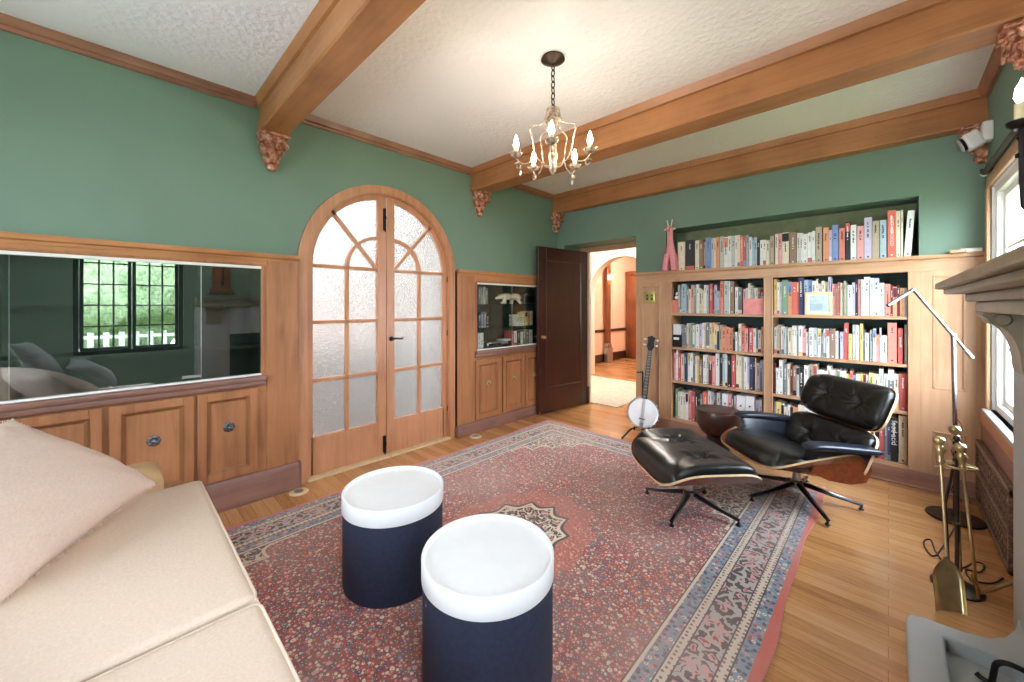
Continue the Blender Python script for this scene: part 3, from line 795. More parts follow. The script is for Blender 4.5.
def cab_door(parent, mp, u0, u1, z0, z1, m, knob='pewter', w0=0.0, name='door', knob_at=None):
    d = None
    b = MB(mp); st = 0.05; t = 0.018
    for a, c, e, f in ((u0, u0 + st, z0, z1), (u1 - st, u1, z0, z1), (u0 + st, u1 - st, z0, z0 + st), (u0 + st, u1 - st, z1 - st, z1)):
        b.box(a, c, w0, w0 + t, e, f, m, 0.002, 1)
    b.box(u0 + st - 0.004, u1 - st + 0.004, w0, w0 + 0.007, z0 + st - 0.004, z1 - st + 0.004, m)
    # moulding: mitred bevel strip around the sunk panel
    ms = 0.018
    o = [(u0 + st, z0 + st), (u1 - st, z0 + st), (u1 - st, z1 - st), (u0 + st, z1 - st)]
    i_ = [(u0 + st + ms, z0 + st + ms), (u1 - st - ms, z0 + st + ms), (u1 - st - ms, z1 - st - ms), (u0 + st + ms, z1 - st - ms)]
    for k in range(4):
        A, B_, C_, D = o[k], o[(k + 1) % 4], i_[(k + 1) % 4], i_[k]
        top = [b.bm.verts.new((p[0], w, p[1])) for p, w in ((A, w0 + t + 0.006), (B_, w0 + t + 0.006), (C_, w0 + 0.010), (D, w0 + 0.010))]
        bot = [b.bm.verts.new((p[0], w0, p[1])) for p in (A, B_, C_, D)]
        b.face(top, 'mould'); b.face(bot[::-1], 'mould')
        for q in range(4): b.face([top[q], bot[q], bot[(q + 1) % 4], top[(q + 1) % 4]], 'mould')
    d = b.build(name, parent, world=True, ang=30)
    if knob:
        b = MB(mp)
        ku, kz = knob_at or ((u0 + u1) / 2, (z0 + z1) / 2 + 0.05)
        for i in range(8):
            a = i * PI / 4; b.ball((ku + 0.022 * math.cos(a), w0 + 0.014, kz + 0.022 * math.sin(a)), (0.011, 0.006, 0.011), knob, 8, 5)
        b.ball((ku, w0 + 0.026, kz), (0.016, 0.018, 0.016), knob, 12, 8)
        b.ball((ku, w0 + 0.01, kz), (0.026, 0.006, 0.026), knob, 14, 6)
        k_ = b.build('knob', d, world=True, ang=60, label='ornate metal rosette knob')
    return d

def cabinet(label, u0, u1, pil, glass, doors, knob, zg, shelves, glassmat, panes, zbase, glass_shelves=False):
    """u along the wall; pil: (from,to) of the flat pilaster next to the french doors"""
    g0, g1 = glass
    t = thing('display_cabinet', label, 'cabinet', (XF, (u0 + u1) / 2, 0))
    zt = 1.685
    b = MB(MA)                                            # carcass, open behind the glass
    dpt = -0.33
    b.box(u0, u1, dpt - 0.02, dpt, 0.0, zt - 0.01, 'cabgreen')
    b.box(u0, u1, dpt, -0.02, 0.0, zg[0] - 0.03, 'cabgreen')
    b.box(u0, u1, dpt, -0.02, zg[1] + 0.02, zt - 0.02, 'cabgreen')
    b.box(u0, g0 - 0.0, dpt, -0.02, zg[0] - 0.03, zg[1] + 0.02, 'cabgreen')
    b.box(g1, u1, dpt, -0.02, zg[0] - 0.03, zg[1] + 0.02, 'cabgreen')
    b.build('lining', t, world=True, ang=None)
    b = MB(MA)
    b.box(u0, u1, -0.03, 0.0, 0.0, zg[0] - 0.075, 'wood')                         # lower face
    b.box(u0, u1, -0.03, 0.0, zg[1], zt - 0.03, 'wood_y')                         # frieze
    b.box(pil[0], pil[1], -0.33, 0.006, zbase, zt - 0.03, 'wood', 0.003, 1)      # pilaster
    for a, c in ((u0, g0), (g1, u1)):
        if c - a > 0.002: b.box(a, c, -0.03, 0.0, zg[0] - 0.075, zg[1], 'wood')
    b.build('face_frame', t, world=True, ang=30)
    b = MB(MA)                                            # bead around the glass
    for a, c, e, f in ((g0 - 0.012, g0 + 0.004, zg[0], zg[1]), (g1 - 0.004, g1 + 0.012, zg[0], zg[1]), (g0, g1, zg[1] - 0.004, zg[1] + 0.012)):
        b.box(a, c, -0.02, 0.007, e, f, 'wood', 0.003, 1)
    b.build('glass_bead', t, world=True, ang=30)
    b = MB(MA)
    pr = [(-0.01, zt - 0.05), (0.012, zt - 0.05), (0.016, zt - 0.035), (0.03, zt - 0.028), (0.036, zt - 0.008), (0.036, zt), (-0.01, zt)]
    A = [b.bm.verts.new((u0, w, z)) for w, z in pr]; B_ = [b.bm.verts.new((u1, w, z)) for w, z in pr]
    b.face(A, 'wood_y'); b.face(B_[::-1], 'wood_y')
    for i in range(len(pr)): b.face([A[i], B_[i], B_[(i + 1) % len(pr)], A[(i + 1) % len(pr)]], 'wood_y')
    b.build('cap_moulding', t, world=True, ang=25)
    b = MB(MA)
    l0, l1 = (g0 - 0.03, g1 + 0.02)
    b.box(l0, l1, -0.02, 0.04, zg[0] - 0.034, zg[0], 'wood_dark', 0.006)
    b.box(l0, l1, -0.02, 0.022, zg[0] - 0.07, zg[0] - 0.034, 'wood_dark', 0.008)
    b.build('ledge', t, world=True, ang=30)
    b = MB(MA)
    pr = [(-0.02, 0), (0.04, 0), (0.04, 0.012), (0.026, 0.02), (0.022, zbase - 0.03), (0.012, zbase), (-0.02, zbase)]
    A = [b.bm.verts.new((u0, w, z)) for w, z in pr]; B_ = [b.bm.verts.new((u1 + (0.012 if pil[0] > g1 else 0), w, z)) for w, z in pr]
    b.face(A, 'wood_dark'); b.face(B_[::-1], 'wood_dark')
    for i in range(len(pr)): b.face([A[i], B_[i], B_[(i + 1) % len(pr)], A[(i + 1) % len(pr)]], 'wood_dark')
    if pil[0] < g0: b.box(pil[0] - 0.014, pil[0], -0.30, 0.03, 0, zbase, 'wood_dark', 0.004)
    else: b.box(pil[1], pil[1] + 0.014, -0.30, 0.03, 0, zbase, 'wood_dark', 0.004)
    b.build('plinth', t, world=True, ang=25)
    for q in doors: cab_door(t, MA, q[0], q[1], q[2], q[3], 'wood', knob, 0.001)
    for z in shelves:
        b = MB(MA); b.box(g0, g1, -0.32, -0.06, z - (0.008 if glass_shelves else 0.018), z, 'cabglass2' if glass_shelves else 'cabgreen'); b.build('shelf', t, world=True, ang=None)
    for a, c, w in panes:
        b = MB(MA); b.box(a, c, w - 0.003, w + 0.001, zg[0] + 0.008, zg[1] - 0.006, glassmat)
        p = b.build('sliding_pane', t, world=True, ang=None)
        b = MB(MA); b.box(c - 0.004, c, w - 0.0035, w + 0.0015, zg[0] + 0.008, zg[1] - 0.006, 'steel'); b.build('pane_edge', p, world=True, ang=None)
    b = MB(MA)
    b.box(g0, g1, -0.034, 0.002, zg[0], zg[0] + 0.012, 'white', 0.002, 1); b.box(g0, g1, -0.034, 0.002, zg[1] - 0.022, zg[1] - 0.004, 'white', 0.002, 1)
    b.build('glass_track', t, world=True, label='pale aluminium sliding tracks')
    return t
cab1 = cabinet('wide glazed wall cabinet beside the sofa, reflecting a window in its glass', YN + 0.01, 0.943, (0.74, 0.943), (YN + 0.08, 0.712),
               [(-1.10, -0.76, 0.2, 0.765), (-0.745, -0.405, 0.2, 0.765), (-0.39, -0.045, 0.2, 0.765), (-0.02, 0.345, 0.2, 0.765), (0.362, 0.685, 0.2, 0.765)], 'pewter', (0.845, 1.60),
               [1.05, 1.345], 'cabglass', [(YN + 0.08, -0.36, -0.016), (-0.38, 0.385, -0.006), (0.365, 0.712, -0.016)], 0.185)
for a, c in ((-0.66, -0.40), (0.29, 0.385)):
    b = MB(MA); b.box(a, c, -0.005, 0.004, 0.875, 0.893, 'steel', 0.003, 1); b.build('finger_pull', cab1, world=True)
cab2 = cabinet('small glazed cabinet with a white bear between the arched doors and dark door', 2.397, 4.075, (2.397, 2.625), (2.655, 3.95),
               [(2.632, 3.0, 0.125, 0.745), (3.03, 3.385, 0.125, 0.745), (3.40, 3.73, 0.125, 0.745)], 'brass', (0.845, 1.57),
               [1.075, 1.335], 'cabglass2', [(2.655, 3.20, -0.008), (3.18, 3.95, -0.018)], 0.11, True)

# ------------------------------------------------------------------ bookcase on the rear wall
ST = [1.243, 0.889, 0.539, 0.142]                      # shelf tops
LB, RB = (-1.637, -0.799), (-0.742, 0.109)
bc = thing('bookcase', 'brightly lit oak built-in bookcase full of books under the niche', 'bookcase', (-0.9, YB, 0))
b = MB(MBk)
D = -0.29
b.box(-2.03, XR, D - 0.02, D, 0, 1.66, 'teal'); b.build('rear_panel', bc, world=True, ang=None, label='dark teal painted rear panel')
b = MB(MBk)
for a, c in ((-2.03, -1.985), (-1.70, LB[0]), (LB[1], RB[0]), (RB[1], 0.17), (0.43, XR)): b.box(a, c, -0.03 if c - a > 0.03 else D, 0, 0.12, 1.5725, 'case', 0.002, 1)
for a, c in ((LB[0] - 0.02, LB[0]), (LB[1], LB[1] + 0.02), (RB[0] - 0.02, RB[0]), (RB[1], RB[1] + 0.02)): b.box(a, c, D, -0.005, 0.12, 1.5795, 'case')
b.box(-2.03, XR, -0.03, 0.001, 1.572, 1.66, 'case_x', 0.002, 1)
b.box(LB[0], RB[1], D, -0.01, 1.58, 1.64, 'case_x')
b.build('face_frame', bc, world=True, ang=30)
b = MB(MBk)
for a, c in ((LB[0] - 0.002, LB[0] + 0.006), (LB[1] - 0.006, LB[1] + 0.002), (RB[0] - 0.002, RB[0] + 0.006), (RB[1] - 0.006, RB[1] + 0.002)): b.box(a, c, -0.012, 0.006, 0.145, 1.575, 'case', 0.002, 1)
b.build('edge_bead', bc, world=True)
b = MB(MBk)
pr = [(D, 1.64), (0.005, 1.64), (0.008, 1.655), (0.028, 1.662), (0.034, 1.678), (0.034, 1.685), (D, 1.685)]
A = [b.bm.verts.new((-2.03, w, z)) for w, z in pr]; B_ = [b.bm.verts.new((XR, w, z)) for w, z in pr]
b.face(A, 'case_x'); b.face(B_[::-1], 'case_x')
for i in range(len(pr)): b.face([A[i], B_[i], B_[(i + 1) % len(pr)], A[(i + 1) % len(pr)]], 'case_x')
b.build('top_ledge', bc, world=True, ang=25)
for z in ST[:3]:
    for a, c in (LB, RB):
        b = MB(MBk); b.box(a + 0.001, c - 0.001, D, -0.006, z - 0.024, z, 'case_x', 0.002, 1); b.build('shelf', bc, world=True)
for a, c in (LB, RB):
    b = MB(MBk); b.box(a, c, D, 0.002, ST[3] - 0.03, ST[3], 'case_x', 0.002, 1); b.build('shelf', bc, world=True)
def sunk(u0, u1, z0, z1, name):
    b = MB(MBk); b.box(u0 - 0.03, u1 + 0.03, -0.03, -0.012, z0 - 0.03, z1 + 0.03, 'case')
    for a, c, e, f in ((u0, u0 + 0.014, z0, z1), (u1 - 0.014, u1, z0, z1), (u0, u1, z0, z0 + 0.014), (u0, u1, z1 - 0.014, z1)): b.box(a, c, -0.014, 0.004, e, f, 'case', 0.004, 1)
    b.build(name, bc, world=True, ang=30)
sunk(-1.96, -1.755, 0.2, 1.535, 'side_panel')
b = MB(MBk)
for a, c, e, f in ((-1.985, -1.958, 0.12, 1.572), (-1.757, -1.70, 0.12, 1.572), (-1.958, -1.757, 0.12, 0.205), (-1.958, -1.757, 1.53, 1.572)): b.box(a, c, -0.03, -0.0005, e, f, 'case')
b.build('panel_frame', bc, world=True)
b = MB(MBk)
for a, c, e, f in ((0.17, 0.226, 0.12, 1.572), (0.384, 0.43, 0.12, 1.572), (0.226, 0.384, 1.54, 1.572), (0.226, 0.384, 0.43, 0.73), (0.226, 0.384, 0.12, 0.17)): b.box(a, c, -0.03, -0.0005, e, f, 'case')
b.build('panel_frame', bc, world=True)
sunk(0.226, 0.384, 0.73, 1.54, 'tall_panel')
sunk(0.226, 0.384, 0.17, 0.43, 'low_panel')
b = MB(MBk)
pr = [(-0.03, 0), (0.035, 0), (0.035, 0.012), (0.022, 0.018), (0.018, 0.09), (0.012, 0.118), (-0.03, 0.122)]
A = [b.bm.verts.new((-2.03, w, z)) for w, z in pr]; B_ = [b.bm.verts.new((XR, w, z)) for w, z in pr]
b.face(A, 'base_x'); b.face(B_[::-1], 'base_x')
for i in range(len(pr)): b.face([A[i], B_[i], B_[(i + 1) % len(pr)], A[(i + 1) % len(pr)]], 'base_x')
b.build('plinth', bc, world=True, ang=25)
t = thing('switch_plate', 'square brass switch plate on the narrow panel above the banjo', 'switch', (-1.867, YB - 0.002, 1.41))
b = MB(); b.box(-0.06, 0.06, -0.006, 0.008, -0.06, 0.06, 'plate', 0.003); b.build('plate', t)
for x in (-0.025, 0.025):
    b = MB(); b.box(x - 0.012, x + 0.012, -0.010, -0.004, -0.03, 0.03, 'bronze', 0.002); b.box(x - 0.005, x + 0.005, -0.018, -0.008, -0.004, 0.014, 'plate', 0.002); b.build('toggle', t)
b = MB(); b.box(0.30, 0.375, YB - 0.09, YB - 0.0, 1.685, 1.705, 'case_x', 0.006)
b.box(0.35, 0.452, YB - 0.05, YB - 0.0, 1.685, 1.715, 'white', 0.004); tag(b.build('trim_11', None), 'short pale return at the end of the bookcase ledge', 'moulding', kind='structure')

# wainscot and radiator grille under the window
b = MB(); b.box(XR - 0.02, XR - 0.001, 2.62, YB - 0.02, 0.0, 0.625, 'wood_dark', 0.003); b.box(XR - 0.028, XR - 0.001, 2.62, YB - 0.04, 0.55, 0.63, 'wood_y', 0.004)
tag(b.build('trim_12', None, ang=30), 'brown panelling under the window beside the bookcase', 'panelling', kind='structure')
t = thing('radiator_grille', 'ornate bronze radiator grille low under the window by the floor lamp', 'grille', (XR - 0.03, 3.6, 0.22))
b = MB()
GY0, GY1 = 3.02, 4.03
for a, c, e, f in ((GY0, GY1, 0.40, 0.43), (GY0, GY1, 0.02, 0.05), (GY0, GY0 + 0.03, 0.02, 0.43), (GY1 - 0.03, GY1, 0.02, 0.43), (GY0, GY1, 0.215, 0.235)): b.box(XR - 0.05, XR - 0.02, a, c, e, f, 'radiator', 0.004, 1)
b.build('grille_frame', t, world=True)
b = MB()
for j in range(6):
    for i in range(17):
        y = GY0 + 0.06 + i * 0.0555; z = 0.083 + j * 0.054 + (0.012 if j > 2 else 0)
        pts = [(XR - 0.036, y + 0.022 * math.cos(a * PI / 5), z + 0.022 * math.sin(a * PI / 5)) for a in range(10)]
        b.tube(pts, 0.006, 'radiator', 5, closed=True)
        b.box(XR - 0.04, XR - 0.032, y + 0.022, y + 0.034, z - 0.005, z + 0.005, 'radiator'); b.box(XR - 0.04, XR - 0.032, y - 0.005, y + 0.005, z + 0.02, z + 0.034, 'radiator')
b.box(XR - 0.024, XR - 0.021, GY0, GY1, 0.03, 0.42, 'black')
b.build('lattice', t, world=True, ang=40)

# ------------------------------------------------------------------ books
PAL = {'W': ('white', col(236, 236, 234)), 'C': ('cream', col(234, 222, 198)), 'G': ('pale grey', col(190, 196, 194)), 'D': ('black', col(40, 38, 40)),
       'R': ('red', col(196, 60, 54)), 'S': ('slate grey', col(104, 110, 116)), 'P': ('pink', col(226, 150, 152)), 'B': ('blue', col(110, 138, 200)),
       'L': ('pale blue', col(160, 188, 202)), 'O': ('orange', col(222, 142, 92)), 'Y': ('yellow', col(234, 200, 116)), 'N': ('brown', col(140, 104, 74)),
       'E': ('green', col(112, 148, 122)), 'T': ('tan', col(176, 160, 134)), 'M': ('maroon', col(112, 40, 44)), 'V': ('navy', col(66, 70, 110)),
       'U': ('lilac', col(194, 186, 214)), 'X': ('salmon', col(226, 122, 102)), 'Z': ('vermilion', col(222, 84, 48)), 'K': ('lime', col(206, 216, 120))}
COV = {k: plain('cover_' + v[0].replace(' ', '_'), tuple(0.88 * x + 0.08 for x in v[1][:3]) + (1,) if k not in 'DVM' else v[1], 0.55, var=0.04, scale=24) for k, v in PAL.items()}
BANDS = 'WCDRSOBLEYM'
ORD1 = ['', 'first', 'second', 'third', 'fourth', 'fifth', 'sixth', 'seventh', 'eighth', 'ninth', 'tenth', 'eleventh', 'twelfth', 'thirteenth', 'fourteenth', 'fifteenth', 'sixteenth', 'seventeenth', 'eighteenth', 'nineteenth']
TENS = {2: ('twenty', 'twentieth'), 3: ('thirty', 'thirtieth'), 4: ('forty', 'fortieth'), 5: ('fifty', 'fiftieth')}
def ordinal(n):
    if n < 20: return ORD1[n]
    t, u = divmod(n, 10)
    return TENS[t][1] if u == 0 else TENS[t][0] + '-' + ORD1[u]

def book_mesh(w, h, d, k, style):
    """spine faces -y at y=0; origin at the bottom middle of the spine"""
    b = MB(); c = COV[k]; hw = w / 2; th = min(0.003, w * 0.16)
    b.box(-hw, hw, 0, th * 1.2, 0, h, c)                                  # spine
    b.box(-hw, -hw + th, th, d, 0, h, c); b.box(hw - th, hw, th, d, 0, h, c)
    b.box(-hw + th, hw - th, th, d - 0.004, 0.003, h - 0.004, 'page')
    e = -0.0006
    lum = sum(PAL[k][1][:3])
    ink = 'inkw' if lum < 0.9 else 'ink'
    def patch(z0, z1, x0, x1, m): b.face([b.bm.verts.new(p) for p in ((x0, e, z0), (x1, e, z0), (x1, e, z1), (x0, e, z1))], m)
    if style[0] < 0.26:
        kk = style[3]
        if style[1] < 0.5: patch(h * 0.02, h * (0.12 + 0.2 * style[1]), -hw, hw, COV[kk])
        else: patch(h * (0.55 + 0.2 * style[1]), h * 0.97, -hw, hw, COV[kk])
    if w > 0.009:
        # lettering-like marks down the spine
        e = -0.0012; tw = min(w * 0.34, 0.011); z = h * (0.9 - 0.1 * style[2]); n = int(5 + 9 * style[1])
        r2 = random.Random(int(style[2] * 1e6))
        for i in range(n):
            s_ = tw * (0.5 + 0.5 * r2.random())
            if r2.random() < 0.17: z -= s_; continue
            x = tw * 0.2 * (r2.random() - 0.5)
            patch(z - s_, z, x - tw / 2, x + tw / 2 * (0.3 + 0.7 * r2.random()), ink); z -= s_ * 1.35
            if z < h * 0.3: break
        if style[0] > 0.5: patch(h * 0.04, h * 0.04 + tw, -tw / 2, tw / 2, ink)
    return b
NB = 0
def shelf_row(items, zs, where, group, end, yf=4.112, jit=0.012, depth=0.17, zmax=9, name='book', limit=None, lean=None, bay=None):
    """items: 'px letter top' triples, the last px closes the row"""
    global NB
    tok = items.split(); rows = []
    i = 0
    while i < len(tok):
        if tok[i] == '|': i += 1; rows.append(None); continue
        rows.append((float(tok[i]), tok[i + 1], float(tok[i + 2]), float(tok[i + 3]))); i += 4
    n = 0; pe = -99
    for r in rows:
        px0, k, top, px1 = r
        n += 1
        y = yf + rnd.uniform(0, jit)
        xa, xb_ = on_y(px0, 300, y)[0], on_y(px1, 300, y)[0]
        if bay: xa, xb_ = max(xa, bay[0] + 0.0085, pe + 0.0004), min(xb_, bay[1] - 0.0085)
        if xb_ < xa + 0.0075: xb_ = xa + 0.0075
        pe = xb_
        w = max(0.005, (xb_ - xa) * 0.965)
        h = min(on_y((px0 + px1) / 2, top, y)[2] - zs, zmax - zs)
        h = max(h, 0.11)
        ln = (lean or {}).get(n, 0.0)
        b = book_mesh(w, h, depth + rnd.uniform(-0.02, 0.02), k, (rnd.random(), rnd.random(), rnd.random(), rnd.choice(BANDS)))
        o = b.build(name, None, ang=None, recalc=True)
        o.location = ((xa + xb_) / 2, y, zs + 0.0005)
        if ln:
            o.rotation_euler = (0, ln, 0); o.location.z += abs(math.sin(ln)) * w / 2
        size = 'tall ' if h > 0.235 else ('short ' if h < 0.17 else '')
        wd = 'thick' if w > 0.034 else ('slim' if w < 0.016 else '')
        lab = f"{size}{wd} {PAL[k][0]} book, {ordinal(n)} from {end}, {where}"
        tag(o, ' '.join(lab.split()), 'book', group); NB += 1
    return n
def row(spec, *a, **kw):
    """spec 'px0:letter:top ...' with each book ending where the next starts unless 'px0-px1:letter:top'"""
    parts = spec.split(); out = []
    for i, p in enumerate(parts[:-1]):
        q = p.split(':'); ab = q[0].split('-')
        nx = parts[i + 1].split(':')[0].split('-')[0]
        end = ab[1] if len(ab) > 1 else nx
        out += [ab[0], q[1], q[2], end]
    return shelf_row(' '.join(out), *a, **kw)

row('678-685:C:242 685.5-694.5:D:240 695-699:C:240.5 699-703:N:240 703.6-705.4:T:242 705.5-711:B:237.5 711-714:G:238 714-716:C:238 716-719.6:O:237 720-724:G:236.5 724-728:W:237 728-731.5:W:236 731.5-735:G:236 735-737.5:W:235.5 737.5-740:C:235 740-743:Z:236 743-746:R:236 746-748.7:L:235 749-752:W:237 752-754:L:239 754-757:L:237 757-760:D:239 760-763:W:240 763-766:W:240 766-769.5:C:240.5 770-774:T:236 775-778:C:234 778-782:P:233.5 782-789:C:232.5 789.5-796.5:N:232.5 797-800:W:233 800-803:W:233 803-807.5:W:234 807.5-812:W:232.5 812-815:W:231 815.5-822:T:227 823-829:O:227.5 829-832:U:230 832-838.5:B:225 839-845:X:228 845.5-850:D:222 850.5-856.5:W:225 857-864:P:226 864-872:U:217.5 872-879.5:T:221 880-886.5:L:220 887.5-896:Z:210.5 896-900.5:C:211 901-903:C:210 903.8-911:W:211 999:',
    1.685, 'niche ledge', 'books in the niche above the bookcase', 'the giraffe', yf=4.085, depth=0.18, lean={50: 0.06}, bay=(NX0, NX1))
row('678:G:285 680-681:S:286 681-686.5:L:284 686.5:S:286 688.5:C:289 691:P:285 694:E:285 696:W:284.5 699:C:288.5 702-703.6:C:290.5 704:W:285 706.5-709:G:285 709.5:R:284 712.5-714:M:287 714:U:285 717-719.6:L:291 720-723.6:X:281 724-728.4:G:281 728.5-730:W:281 730-734:N:282 735-738:W:287 738-742:S:288 743:P:289 746:G:288 748:C:283.5 750.5-753:G:286 753.5:C:288 755.5-757.6:W:288 758-760:N:287 760-763.8:E:288 999:',
    ST[0], 'top shelf of banjo bay', 'books on the top shelf of the bay by the banjo', 'banjo side', zmax=1.565, bay=LB)
row('772.6:Y:279.5 777:W:282 779.5-782:G:282 782-788:E:280 788-792:O:282 792-797:Z:282 797-798.5:R:282 798.5-803.5:V:277 804:L:280 808:B:280 812:W:281 816:C:279 818-821.4:W:283.5 821.5:C:281 825:T:282 828-831:U:277 832-836:P:284 836-837.5:N:284 837.5-840:R:282 840.5-842.5:C:283 843.5:T:281 846-847.5:E:283 847.5-852:W:285 852:U:282.5 855:D:279 858:P:279.5 861-863.6:W:279.5 864-870:W:277 870:W:278 874:U:278 879-884.5:W:283 885-890.5:X:284 890.5:M:285 893:O:287 897:M:285 900:O:288 903:C:288 905.5-908:G:288 999:',
    ST[0], 'top shelf of lamp bay', 'books on the top shelf of the bay by the lamp', 'middle upright', zmax=1.567, bay=RB)
row('682:S:326 684-686.4:S:325 686.5:W:323.5 688.5:T:324 690.5-692.4:E:324 692.5:W:325.5 694.5:G:325 696-699:W:324.5 699:U:324 702:W:323 704-705.8:C:323 706-709.4:S:323.5 709.5:C:323 712-714.4:Y:323 714.5:C:324.5 717-719:D:324.5 719:T:325 722:O:327 726:X:327 729-733:O:328 733-735:D:329 735-737.5:W:332 738.5-741:C:324 741-745:X:326 745-748:P:328.5 749-753:R:328 753:W:328.5 756-757.8:S:328.5 758-761:W:330 761-764:O:327 999:',
    ST[1], 'second shelf of banjo bay', 'books on the second shelf of the bay by the banjo', 'black box file', zmax=1.212, bay=LB)
row('774:G:327 777:T:325 779.5-781:N:325 781:W:327 784:G:328 786-788:S:328 788:C:328 792:C:326 794.5-796.5:W:326 796.5-798.4:S:326 798.5-802.5:W:326 802.5:P:329 806-808.5:W:332 809-813.4:W:328 813.5-817:G:328.5 817.5-821:W:329 821-823.4:S:332 823.5:W:329 826.5-829.5:W:329 830-835.4:N:329 835.5-838.4:W:331.5 838.5-840:D:331 840-843.5:U:332 844-848.5:R:323 848.5-852:Y:334 852.5-856:G:325 856-859.5:W:325.5 860-863:Y:324 863-865:S:330 865-869:W:333 870-873:G:330 873-876:W:329 876-879:P:335 879.5-881.5:G:328 881.5-887.4:W:335.5 887.5-897:X:323 898-903:R:328.5 904.5-908:G:325 999:',
    ST[1], 'second shelf of lamp bay', 'books on the second shelf of the bay by the lamp', 'middle upright', zmax=1.212, bay=RB)
row('671.2:R:349 674:P:353 676:W:350 678-681:R:353.5 681-684.4:C:354 684.5:V:353 686.5-688:S:353 688:W:353 690.5-693:W:353 693:S:357 695:C:356 697-699:Y:356 699-702:N:360 703:W:355 706-708.6:W:355 709:M:355 712-715:P:356 715.5-719.6:W:353.5 720-722.4:D:354 722.5:L:354 725-727.4:W:354 727.5-731:D:356 731.5-735.5:R:355 736:C:354.5 739:C:355.5 741.5-744:T:355.5 744:W:357 747:U:357 749.5:V:357.5 753:D:358 755-756:Y:358 756:U:363 760:S:360 762-764:L:360 999:',
    ST[2], 'third shelf of banjo bay', 'books on the third shelf of the bay by the banjo', 'banjo side', zmax=0.86, bay=LB)
row('772.6:M:363 776:W:368 779-783:W:360 783.5-787:S:364 787-790.4:C:364 790.5:M:366 793:N:366 796.5:G:367 799-803.6:D:367 804-808.4:W:365.5 808.5:T:364.5 813-817:C:364.5 817:W:370 820-823.4:W:370 823.5-827:W:371 827-831:W:366 831:W:370 834:W:370 837:W:370 840:W:371 843-846:W:371 846-850:Y:374 850:X:371 853:B:375 856-860:C:374 860:Y:374 863-866:O:374 866-869:W:375 869-874:K:373 874-879:C:374 879-883.5:W:369 884-888:W:374 888-894:S:369 894-899:C:374 899-908.4:R:374 999:',
    ST[2], 'third shelf of lamp bay', 'books on the third shelf of the bay by the lamp', 'middle upright', zmax=0.86, bay=RB)
row('675.5:E:389 678:C:392 680.5-683:W:392 683:C:393 685.5-688:W:393 688:P:391 691.5-695:R:392.5 695:D:393 698:D:394 700-702.4:S:394 702.5-708:Z:392 708-711:W:391 711:U:392 713.5-715:M:392 715-717:S:393 717-720:W:393 720-722:S:394 731.5:V:395 734-736:W:396 755.5:U:400 759-762:W:400 999:',
    ST[3], 'lowest shelf of banjo bay', 'books on the lowest shelf of the bay by the banjo', 'banjo side', zmax=0.508, bay=LB)
row('772.6:S:402 776-781:Y:402 781.5:W:404 784-787.5:B:406 787.5:W:405 790-793:P:406 793-798:O:407 798:C:405 804:W:405 810:W:407 816:Y:410 821:W:410 826:D:410 831:W:412 838:W:414 845:O:414 851-857:W:416 857:T:416 864:W:418 871-878:D:420 879-884:R:424 884.5-887.4:S:422 887.5-890.4:V:420 890.5-897.8:D:418 898.6-907.6:C:416 999:',
    ST[3], 'lowest shelf of lamp bay', 'books on the lowest shelf of the bay by the lamp', 'middle upright', zmax=0.508, bay=RB)

def text(name, body, size, m, parent, loc, rot, sx=1.0):
    cu = bpy.data.curves.new(name, 'FONT'); cu.body = body; cu.size = size; cu.align_x = 'CENTER'; cu.align_y = 'CENTER'; cu.extrude = 0.0004
    cu.materials.append(M[m] if isinstance(m, str) else m)
    o = bpy.data.objects.new(name, cu); C.objects.link(o); o.location = loc; o.rotation_euler = rot; o.scale = (1, sx, 1)
    me = bpy.data.meshes.new_from_object(o.evaluated_get(bpy.context.evaluated_depsgraph_get()))
    C.objects.unlink(o); bpy.data.objects.remove(o)
    o = bpy.data.objects.new(name, me); C.objects.link(o); o.location = loc; o.rotation_euler = rot; o.scale = (1, sx, 1)
    if parent: o.parent = parent
    return o
# ------------------------------------------------------------------ rug
RC = (-1.56, 1.61)
RUGZ = 0.012
b = MB()
def rug_edge(u, v):
    x, y = -RHX + 2 * RHX * u, -RHY + 2 * RHY * v
    k = max(0, (abs(x) - RHX + 0.25) / 0.25)
    x += (1 if x > 0 else -1) * k * (0.009 * math.sin(y * 4.1 + 1) + 0.005 * math.sin(y * 9.7))
    k = max(0, (abs(y) - RHY + 0.25) / 0.25)
    y += k * 0.01 * math.sin(x * 5 + 0.4)
    return x, y
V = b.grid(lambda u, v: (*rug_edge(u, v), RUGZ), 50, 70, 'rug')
W_ = [[b.bm.verts.new((*rug_edge(i / 50, j / 70), 0.001)) for j in range(71)] for i in range(51)]
for i in range(50):
    for j in (0, 70): b.face([V[i][j], V[i + 1][j], W_[i + 1][j], W_[i][j]], 'rug')
for j in range(70):
    for i in (0, 50): b.face([V[i][j], V[i][j + 1], W_[i][j + 1], W_[i][j]], 'rug')
for v in list(b.bm.verts):
    if not v.link_faces: b.bm.verts.remove(v)
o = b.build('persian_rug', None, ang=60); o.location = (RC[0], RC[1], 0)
tag(o, 'large worn red persian rug with a dark medallion and patterned borders', 'rug')

